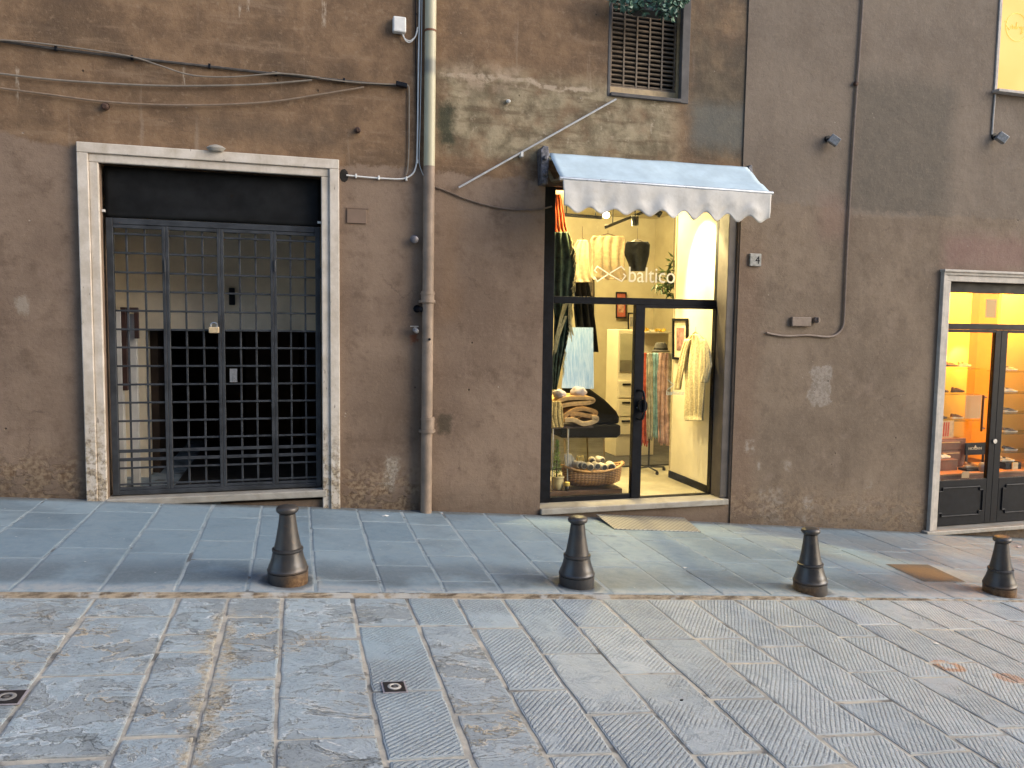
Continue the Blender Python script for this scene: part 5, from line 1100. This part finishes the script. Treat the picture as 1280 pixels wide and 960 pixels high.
for l, r, y1_, col, nm_, lb, seed in ((799, 809.5, 556, (.52, .085, .035), 'scarf_red', 'coral red fringed scarf nearest the door handle', 1), (807.5, 816, 548, (.46, .45, .36), 'scarf_grey', 'mottled grey scarf between the coral and turquoise ones', 2), (814.5, 824.5, 546, (.30, .52, .56), 'scarf_turquoise', 'turquoise scarf in the middle of the rail', 3), (822, 836.5, 555, (.66, .42, .38), 'scarf_pink', 'dusty pink scarf, widest on the rail', 4), (835, 839.5, 540, (.50, .44, .32), 'scarf_cream', 'narrow cream scarf beside the pink one', 5), (838, 848, 559, (.36, .52, .48), 'scarf_teal', 'sea green scarf at the end of the rail by the wall', 6)):
    m_ = fabric(nm_, col, .4, 10, tuple(min(.8, c*1.15+.06) for c in col)); o = cloth('scarf', [(441, l+1.5, r-1), (450, l, r), (490, l-.3, r), (525, l, r+.3), (y1_, l+.3, r)], pl(YR-.02-.012*(seed % 3)), F, m_, None, .016, 2.5, .006, seed*1.3, 20, 6, 3.0, seed); tag(o, lb, 'scarf', 'scarves hanging on the rail')
hat = thing('felt_hat', 'soft grey felt hat resting above the hanging scarves', 'hat', at(825, 441, 1.5))
bm = nb(); p = at(826, 436, 1.62); lathe(bm, [(.11, -.015), (.115, -.004), (.09, .004), (.082, .03), (.075, .075), (.055, .098), (.01, .103)], 24, (p.x, 1.62, p.z-.02)); obj('crown', bm, fabric('felt_grey', (.10, .095, .09), .2, 20), hat, smooth=True)
bm = nb(); lathe(bm, [(.084, -.001), (.088, .004), (.086, .022), (.080, .023)], 24, (p.x, 1.62, p.z-.014)); obj('band', bm, M_BLK, hat, smooth=True)
hs = thing('wall_shelf', 'pale panel shelf with yellow flowers behind the hanging scarves', 'shelf', at(815, 440, 2.2))
bm = nb(); a, b = at(770, 414, 2.25), at(836, 416, 2.25); c_ = at(800, 545, 2.25); box(bm, a.x+.30, b.x, 2.25, 2.29, zr_.z-.15, a.z); obj('panel', bm, M_CREAM, hs, bevel=.004)
bm = nb(); box(bm, a.x+.30, b.x, 2.08, 2.249, a.z-.02, a.z); obj('board', bm, M_CREAM, hs)
rg = random.Random(4)
for k, px in enumerate((800, 804, 809, 821, 826, 830)):
    p = at(px, 413+rg.uniform(-1, 1), 2.14); t = thing('yellow_flower', 'yellow flower head lying along the pale panel shelf', 'flower', p, 'yellow flowers on the panel shelf'); bm = nb(); leaves(bm, p, .015, .012, .012, 26, .034, .010, rg, 0); obj('petals', bm, simple('petal_yellow', (.55, .38, .03), .7, 0, .3), t, fix=False)
    bm = nb(); tube(bm, [p+Vector((.02, 0, -.01)), p+Vector((.07, .02, -.03))], .004, 5); obj('stem', bm, M_LEAF, t)
# white cabinet
cb = thing('white_cabinet', 'tall cream cabinet with drawers standing deep in the shop', 'cabinet', at(785, 545, 2.6))
a, b = at(773, 412, 2.6), at(797, 545, 2.6); bm = nb(); box(bm, a.x, b.x+.25, 2.6, 3.0, FZ+.021, a.z); obj('carcass', bm, M_CREAM, cb, bevel=.006)
for k in range(3):
    bm = nb(); z1_ = at(785, 476+k*23, 2.58).z; z0_ = at(785, 497+k*23, 2.58).z; box(bm, a.x+.015, b.x+.23, 2.575, 2.598, z0_, z1_); d = obj('drawer', bm, M_CREAM, cb, bevel=.004)
    bm = nb(); box(bm, a.x+.07, a.x+.19, 2.56, 2.574, z1_-.06, z1_-.035); obj('handle', bm, M_BLK, d)
bm = nb(); m0, m1 = at(776, 417, 2.58), at(794, 465, 2.58); box(bm, m0.x, m1.x+.2, 2.585, 2.597, m1.z, m0.z); obj('mirror', bm, simple('mirror', (.6, .62, .55), .08, .9, .02), cb)
# hanging plant, string of ornaments
hp_ = thing('hanging_plant', 'leafy green plant hanging from the ceiling before the bright wall', 'plant', at(842, 345, 1.35))
bm = nb(); rg = random.Random(9)
for px, py, rx, rz, k in ((846, 328, .10, .07, 45), (840, 345, .14, .08, 70), (830, 356, .14, .06, 60), (848, 352, .08, .08, 40), (838, 366, .07, .05, 22)):
    leaves(bm, at(px, py, 1.35), rx, .10, rz, k, .12, .013, rg, .5)
obj('foliage', bm, leafmat('plant_green', (.020, .045, .012), (.07, .12, .03)), hp_, fix=False)
bm = nb(); p = at(841, 352, 1.35); lathe(bm, [(.05, -.02), (.07, .03), (.075, .08), (.06, .085)], 16, p); obj('pot', bm, M_WOODD, hp_, smooth=True)
bm = nb(); tube(bm, [p+Vector((0, 0, .08)), (p.x, p.y, ZC-.001)], .004, 6); obj('cord', bm, M_WOODD, hp_)
go = thing('hanging_ornament', 'string of small golden beads hanging above the framed picture', 'ornament', at(858, 385, .95))
for k in range(5):
    bm = nb(); p = at(858+(k % 2)*1.6-.8, 376+k*4, .95); blob(bm, p, .018, .016, .018, k, .2); obj('bead', bm, simple('gold_bead', (.55, .28, .05), .4, .3), go, smooth=True)
bm = nb(); p = at(858, 375, .95); tube(bm, [at(858, 394, .95), (p.x, p.y, ZC-.001)], .002, 5); obj('string', bm, M_WOODD, go)
# ---- track lights
def track(a, b, label):
    o = thing('light_track', label, 'light track', (Vector(a)+Vector(b))/2); bm = nb(); bar(bm, a, b, .035, .03); obj('rail', bm, M_BLACKM, o)
    for t in (.15, .85):
        p = Vector(a).lerp(Vector(b), t); bm = nb(); tube(bm, [p, (p.x, p.y, ZC-.001)], .006, 6); obj('rod', bm, M_BLACKM, o)
    return o
track(at(700, 268, 1.1), at(752, 272, 1.1), 'dark light track near the shop ceiling by the orange cloth')
track(at(757, 284, 1.3), at(812, 262, 1.9), 'dark light track slanting above the hanging tops')
def spot_head(p, d, label, lit):
    p = Vector(p); d = Vector(d).normalized(); t = thing('spotlight', label, 'spotlight', p, 'spotlights on the shop tracks')
    bm = nb(); tube(bm, [p-d*.06, p+d*.05], .042, 16); obj('housing', bm, M_BLACKM, t, smooth=True)
    bm = nb(); tube(bm, [p+d*.0505, p+d*.056], .036, 16); obj('lens', bm, M_LAMP if lit else simple('lens_dull', (.3, .3, .3), .2), t)
    bm = nb(); tube(bm, [p-d*.05, p-d*.05+Vector((0, 0, .10))], .008, 6); obj('stem', bm, M_BLACKM, t)
spot_head(at(757, 266, 1.1), (-.1, -.55, -.45), 'glowing spotlight at the end of the light track', True)
spot_head(at(794, 276, 1.5), (.15, .3, -1), 'dark spotlight pointing straight down from the slanting track', False)
spot_head(at(822, 266, 1.8), (.8, -.3, -.5), 'tilted dark spotlight aimed at the bright wall', False)

# ------------------------------------------------------------------ inside the shoe shop
def shoe_parts(parent, um, sm, k=1.0, high=0.0):
    def W(t): return (.030+.016*math.exp(-((t-.70)/.20)**2)-.004*math.exp(-((t-.38)/.16)**2))*(1 if t < .86 else max(.25, 1-((t-.86)/.16)**2))*(min(1, .55+t*5))
    bm = nb(); rings = []
    for i in range(19):
        t = i/18; x = (-.14+.28*t); w_ = W(t)*1.08; tz = .006+.012*max(0, (t-.75)/.25)**2
        rings.append([bm.verts.new((x, y, z)) for y, z in ((-w_, tz), (w_, tz), (w_*1.02, .028+tz*.4+.008*(t < .3)), (-w_*1.02, .028+tz*.4+.008*(t < .3)))])
    for a, b in zip(rings, rings[1:]):
        for j in range(4): bm.faces.new((a[j], a[(j+1) % 4], b[(j+1) % 4], b[j]))
    bm.faces.new(rings[0]); bm.faces.new(rings[-1]); obj('sole', bm, sm, parent, local=True, bevel=.004)
    bm = nb(); rings = []
    for i in range(19):
        t = i/18; x = -.134+.266*t; w_ = W(t); base = .030+.004*max(0, (t-.75)/.25)
        h_ = .092+high if t < .12 else (.078+high if t < .40 else .078+high-(t-.40)/.6*(.050+high))
        if t > .93: h_ *= .8
        if .12 <= t < .4: h_ -= .012*math.sin((t-.12)/.28*PI)
        ring = []
        for j in range(9):
            a = PI*j/8; ring.append(bm.verts.new((x, -math.cos(a)*w_*(1 if abs(math.cos(a)) > .8 else .92), base+(h_-base)*math.sin(a)**.7)))
        rings.append(ring)
    for a, b in zip(rings, rings[1:]):
        for j in range(8): bm.faces.new((a[j], a[j+1], b[j+1], b[j]))
    bm.faces.new(rings[0]); bm.faces.new(rings[-1]); obj('upper', bm, um, parent, smooth=True, local=True)
    bm = nb(); lathe(bm, [(.026, .0), (.027, .004)], 16, (-.072, 0, .072+high), sx=1.9, sy_=.95); obj('collar', bm, M_BLK, parent, local=True)
    bm = nb()
    for i in range(5):
        x = -.015+i*.018; z = .078-(x+.03)*.24; box(bm, x-.003, x+.003, -.018, .018, z-.004, z+.003)
    obj('laces', bm, simple('lace_pale', (.5, .46, .38), .8), parent, local=True)
M_SOLE = simple('sole_white', (.62, .56, .44), .6); M_SOLED = simple('sole_dark', (.05, .04, .03), .6)
def shoe(px, py, Y_, rz, um, sm, label, group, s=1.0):
    t = thing('shoe', label, 'shoe', at(px, py, Y_), group); t.rotation_euler = (0, 0, rz); shoe_parts(t, um, sm); t.scale = (s, s, s); return t
M_S = [simple('suede_tan', (.26, .14, .06), .8, 0, .2), simple('suede_brown', (.12, .06, .03), .8, 0, .2), simple('suede_grey', (.13, .11, .09), .8, 0, .2), simple('canvas_beige', (.42, .33, .20), .8, 0, .15), simple('leather_black', (.03, .025, .022), .4, 0, .2), simple('leather_white', (.60, .52, .40), .5, 0, .1)]
YL = .95
bm = nb(); a, b = at(1172, 424, YL+.25), at(1212, 424, YL+.25); box(bm, a.x-.2, b.x, YL+.25, YL+.30, HFZ, 2.2); pw = obj('amber_backdrop', bm, M_AMB, None, bevel=.004); tag(pw, 'amber backing panel behind the shelves in the shoe shop window', 'panel')
sh_l = [(460, 'upper'), (492, 'middle'), (525, 'lower')]
for k, (py, nm_) in enumerate(sh_l):
    p0, p1 = at(1170, py, YL), at(1213.5, py, YL); bm = nb(); box(bm, p0.x-.1, p1.x, YL-.14, YL+.249, p0.z-.008, p0.z); tag(obj('glass_shelf', bm, M_SHELF), nm_+' glass shelf in front of the amber panel', 'shelf', 'glass shelves before the amber panel')
for px, py, u_, s_, rz, lb in ((1189, 459, 0, 1, .15, 'tan shoe under the lamp on the upper glass shelf'), (1205, 459, 3, 0, .1, 'beige shoe at the end of the upper glass shelf'), (1177, 491, 2, 1, .1, 'grey shoe nearest the door frame on the middle glass shelf'), (1197, 491, 1, 1, .1, 'brown shoe at the end of the middle glass shelf'), (1175, 524, 4, 1, .1, 'black shoe nearest the door frame on the lower glass shelf'), (1196, 524, 1, 0, .1, 'brown trainer with a pale sole on the lower glass shelf')):
    shoe(px, py-.3, YL, rz, M_S[u_], M_SOLE if s_ == 0 else M_SOLED, lb, 'shoes on the shelves before the amber panel', .82)
YRr = .62
sh_r = [(464, 3, 'topmost'), (491, 5, 'second'), (516, 2, 'third'), (541, 2, 'fourth'), (564, 4, 'bottom')]
for k, (py, u_, nm_) in enumerate(sh_r):
    p0, p1 = at(1249, py, YRr), at(1278, py, YRr); bm = nb(); box(bm, p0.x-.02, p1.x+.55, YRr-.12, YRr+.16, p0.z-.008, p0.z); tag(obj('glass_shelf', bm, M_SHELF), nm_+' glass shelf behind the second door of the shoe shop', 'shelf', 'glass shelves behind the second door')
    ad = {3: 'beige', 5: 'white', 2: 'grey', 4: 'black'}[u_]
    shoe(1262, py-.3, YRr, -.12, M_S[u_], M_SOLE, ad+' trainer with a pale sole on the '+nm_+' shelf behind the second door', 'trainers behind the second door', .80)
bm = nb(); a = at(1248, 440, .9); box(bm, a.x, a.x+.9, .90, .94, HFZ, 2.2); tag(obj('amber_backdrop', bm, M_AMB, None, bevel=.004), 'amber backing panel behind the trainers', 'panel')
# cabinets, counter, sign and small goods
M_MAH = simple('mahogany', (.16, .055, .022), .45, 0, .3, 5, .05)
zc_ = at(1200, 586, .6).z
ct = thing('display_counter', 'long low orange brown counter along the shoe shop window', 'counter', (7.9, .6, HFZ))
bm = nb(); box(bm, 7.0, 9.6, .34, .95, zc_-.025, zc_); obj('top', bm, simple('counter_top', (.34, .15, .05), .4, 0, .2, 4), ct, bevel=.004)
bm = nb(); box(bm, 7.02, 9.58, .36, .93, HFZ, zc_-.0255); obj('front', bm, M_MAH, ct)
cbx = thing('wooden_cabinet', 'reddish wooden drawer cabinet on the counter beside the black sign', 'cabinet', at(1190, 582, .7))
a, b = at(1172, 549, .72), at(1207.5, 549, .72); bm = nb(); box(bm, a.x-.1, b.x, .72, .94, zc_+.001, a.z); obj('carcass', bm, M_MAH, cbx, bevel=.004)
for k in range(2):
    z1_ = a.z-.02-k*.14; bm = nb(); box(bm, a.x-.08, b.x-.06, .705, .719, z1_-.12, z1_); d = obj('drawer', bm, M_MAH, cbx, bevel=.004); bm = nb(); box(bm, a.x+.05, b.x-.12, .69, .704, z1_-.03, z1_-.018); obj('handle', bm, simple('pull_pale', (.5, .3, .12), .4), d)
shoe(1180, 570, .62, .2, M_S[5], M_SOLE, 'white trainer in front of the reddish cabinet', 'goods on the shoe shop counter', .8).location.z = zc_+.14
bm = nb(); p = at(1180, 570, .62); box(bm, p.x-.18, p.x+.13, .53, .70, zc_+.001, zc_+.138); tag(obj('shoe_box', bm, M_MAH, None, bevel=.004), 'reddish box carrying the white trainer before the cabinet', 'box')
sg = thing('counter_sign', 'small black sign with pale lettering standing on the counter', 'sign', at(1220, 582, .68))
a, b = at(1207.5, 554, .66), at(1232, 568, .66); bm = nb(); box(bm, a.x+.004, b.x, .66, .68, b.z, a.z); obj('board', bm, M_BLACKM, sg, bevel=.002)
bm = nb(); c0, c1 = at(1211, 562.5, .655), at(1227, 562.5, .655); text_into(bm, 'HOGAN', c0.x, c0.z, .659, .034, .003, 0, c1.x-c0.x)
p = at(1219.5, 559, .655); prism(bm, [(p.x-.025, p.z-.012), (p.x+.025, p.z-.012), (p.x, p.z+.028)], .656, .659); obj('lettering', bm, simple('sign_pale', (.75, .68, .5), .5), sg)
for x in (a.x+.03, b.x-.03):
    bm = nb(); box(bm, x-.012, x+.012, .662, .678, zc_+.001, b.z-.001); obj('post', bm, M_BLACKM, sg)
bm = nb(); p = at(1217, 579, .5); box(bm, p.x-.18, p.x+.19, .42, .56, zc_+.001, zc_+.03); tag(obj('display_tray', bm, M_BLACKM, None, bevel=.004), 'flat black tray on the counter under the sign', 'tray')
s_ = shoe(1216, 576, .49, -.15, M_S[0], M_SOLE, 'tan and white trainer on the black tray under the sign', 'goods on the shoe shop counter', .85); s_.location.z = zc_+.031
bm = nb(); p = at(1255, 588, .5); box(bm, p.x-.06, p.x+.20, .43, .60, zc_+.001, zc_+.085); tag(obj('shoe_box', bm, M_BLACKM, None, bevel=.004), 'black shoe box behind the second door', 'box')
s_ = shoe(1258, 580, .51, -.1, M_S[3], M_SOLE, 'beige trainer on the black shoe box', 'goods on the shoe shop counter', .8); s_.location.z = zc_+.086
bm = nb(); p = at(1268, 588, .42); box(bm, p.x-.045, p.x+.045, .41, .425, zc_+.001, zc_+.09); tag(obj('price_card', bm, simple('card_pale', (.62, .50, .28), .7), None, bevel=.001), 'small pale card standing beside the black shoe box', 'card')
rc = thing('leaflet', 'upright card with red stripes on top of the reddish cabinet', 'card', at(1184, 548, .8)); p0, p1 = at(1178, 526, .80), at(1191.5, 548, .80)
bm = nb(); box(bm, p0.x, p1.x, .80, .806, at(1184, 549, .72).z+.002, p0.z); obj('sheet', bm, simple('card_buff', (.55, .42, .24), .7), rc)
bm = nb()
for k in range(3): x = p0.x+.02+k*.035; prism(bm, [(x, p1.z+.03), (x+.018, p1.z+.03), (x+.024, p0.z-.02), (x+.006, p0.z-.02)], .797, .7995)
obj('stripes', bm, simple('stripe_red', (.50, .06, .03), .6), rc)
bm = nb(); p0, p1 = at(1207, 494, HY+.012), at(1225, 523, HY+.012); box(bm, p0.x, p1.x, HY+.0055, HY+.0075, p1.z, p0.z); tag(obj('paper_notice', bm, vinyl('notice_paper', (.66, .54, .30), .5), None), 'pale paper notice stuck to the inside of the shoe shop door', 'notice')
bm = nb(); p0, p1 = at(1232.5, 374, HY+.012), at(1244, 397, HY+.012); box(bm, p0.x, p1.x, HY+.0055, HY+.0075, p1.z, p0.z); tag(obj('paper_notice', bm, vinyl('notice_shaded', (.45, .36, .18), .4), None), 'dim paper sticker on the transom glass over the shoe shop door', 'notice')
bm = nb(); p = at(1198, 597, .20); box(bm, p.x-.06, p.x+.05, HY+.0055, HY+.0075, at(1198, 598, HY).z, at(1198, 590, HY).z); tag(obj('window_sticker', bm, vinyl('sticker_pale', (.55, .42, .25), .4), None), 'small pale sticker low on the glass of the shoe shop door', 'sticker')
bm = nb(); p = at(1231, 592, .36); lathe(bm, [(.03, 0), (.045, .02), (.046, .09), (.03, .11)], 14, (p.x, .40, zc_+.001)); tag(obj('blue_vase', bm, simple('blue_grey', (.20, .24, .34), .4), None, smooth=True), 'small blue grey pot on the counter beside the door stile', 'pot')
# padlock on the gate
pk = thing('padlock', 'brass padlock hanging on the middle of the gate', 'padlock', at(268, 411, 0))
p = at(267.5, 411.5, .035); bm = nb(); box(bm, p.x-.043, p.x+.043, .022, .052, p.z-.034, p.z+.020); obj('body', bm, simple('brass_pale', (.62, .47, .28), .4, .35, .1), pk, bevel=.006)
bm = nb(); tube(bm, smooth_path([(p.x-.025, .037, p.z+.018), (p.x-.024, .037, p.z+.045), (p.x, .037, p.z+.058), (p.x+.024, .037, p.z+.045), (p.x+.025, .037, p.z+.018)], 5), .006, 8); obj('shackle', bm, M_STEEL, pk, smooth=True)
# ------------------------------------------------------------------ lamps of the two shops, some added as unseen fills
def lamp(kind, loc, power, col, size=.1, aim=None, angle=70, blend=.5):
    l = bpy.data.lights.new('shop_or_fill_lamp', kind); l.energy = power; l.color = col
    if kind == 'SPOT': l.spot_size = math.radians(angle); l.spot_blend = blend; l.shadow_soft_size = size
    elif kind == 'AREA': l.size = size
    else: l.shadow_soft_size = size
    o = bpy.data.objects.new('shop_or_fill_lamp', l); C.objects.link(o); o.location = loc
    if aim is not None: o.rotation_euler = (Vector(aim)-Vector(loc)).to_track_quat('-Z', 'Y').to_euler()
WARM = (1, .79, .38); AMB = (1, .49, .075)
lamp('SPOT', (3.75, .62, 3.30), 210, WARM, .03, atx(884, 345, XW), 48, .35)
lamp('SPOT', (2.95, .46, 3.32), 240, WARM, .05, (2.72, .66, 0.2), 48, .6)
lamp('POINT', (3.05, 1.5, 3.2), 62, WARM, .15)
lamp('SPOT', (2.95, .44, 3.30), 75, WARM, .06, (2.95, .85, 2.2), 95, .6)  # added fill lamp for the fronts of the tops, unseen behind the header
lamp('POINT', (3.9, 2.6, 3.1), 130, WARM, .15)
lamp('SPOT', (3.85, .95, 3.35), 130, WARM, .05, (3.8, 1.05, -.1), 50, .6)
lamp('SPOT', at(1206, 428, YL+.05), 16, AMB, .02, at(1204, 470, YL+.25), 100, .6)
lamp('POINT', (8.2, .9, 2.6), 55, AMB, .12)
lamp('POINT', (9.05, .46, 2.46), 70, AMB, .08)  # added fill lamp, out of view above the lintel
lamp('POINT', (7.9, .50, 2.50), 36, AMB, .08)  # second added fill, also unseen over the shoe shop opening
lamp('POINT', (9.3, 2.2, 2.4), 75, AMB, .12)
# ------------------------------------------------------------------ the houses across the street
BO = thing('building', 'plain ochre plastered house row on the far side of the street', 'building', (2, -12.6, .5))
hol = [(x, x+.95, z+g(x)*0, z+1.6) for x in (-8.5, -5.4, -2.3, .8, 3.9, 7.0, 10.1) for z in (.9, 4.3)]
bm = wall_mesh(-11, 13, -1.6, 7.6, hol, -12.6, -12.9)
obj('wall', bm, simple('ochre_plaster', (.24, .165, .10), .9, 0, .3, 1.5, .2), BO)
bm = nb(); box(bm, -11, 13, -18, -12.95, -1.6, 7.5); obj('house_block', bm, simple('ochre_plaster', (0, 0, 0)), BO)
bm = nb(); box(bm, -11.2, 13.2, -18.2, -12.2, 7.602, 7.75); obj('roof', bm, simple('roof_tile', (0, 0, 0)), BO)
for h_ in hol:
    bm = nb(); box(bm, h_[0]-.1, h_[1]+.1, -12.66, -12.50, h_[2]-.08, h_[2]-.001); obj('sill', bm, M_SURR, BO)
    bm = nb(); box(bm, h_[0]+.002, h_[1]-.002, -12.84, -12.80, h_[2]+.002, h_[3]-.002); obj('shutter', bm, simple('green_shutter', (.03, .06, .045), .6, 0, .2), BO)
# ------------------------------------------------------------------ daylight
EL, AZ = math.radians(27), math.radians(62)          # low veiled sun down the street to the right, behind the viewer's shoulder
sun = bpy.data.lights.new('sun', 'SUN'); sun.energy = .8; sun.angle = math.radians(48); sun.color = (1, .91, .78)
so = bpy.data.objects.new('sun', sun); C.objects.link(so)
dirv = Vector((math.sin(AZ)*math.cos(EL), -math.cos(AZ)*math.cos(EL), math.sin(EL))); so.rotation_euler = dirv.to_track_quat('Z', 'Y').to_euler(); so.location = (0, -10, 15)
w = bpy.data.worlds.new('World'); sc.world = w; w.use_nodes = True; t = w.node_tree
sky = t.nodes.new('ShaderNodeTexSky'); sky.sky_type = 'NISHITA'; sky.sun_disc = False; sky.sun_elevation = EL; sky.sun_rotation = math.atan2(dirv.x, dirv.y); sky.air_density = 1.0; sky.dust_density = 1.7; sky.ozone_density = 1.8
t.links.new(sky.outputs[0], t.nodes['Background'].inputs[0]); t.nodes['Background'].inputs[1].default_value = .10
sc.view_settings.view_transform = 'Standard'; sc.view_settings.look = 'None'; sc.view_settings.exposure = 1.80; sc.view_settings.gamma = 1
sc.cycles.use_denoising = True
try: sc.cycles.denoiser = 'OPENIMAGEDENOISE'
except Exception: pass
sc.cycles.max_bounces = 6; sc.cycles.diffuse_bounces = 3; sc.cycles.transparent_max_bounces = 12; sc.cycles.sample_clamp_indirect = 4; sc.cycles.caustics_reflective = False; sc.cycles.caustics_refractive = False
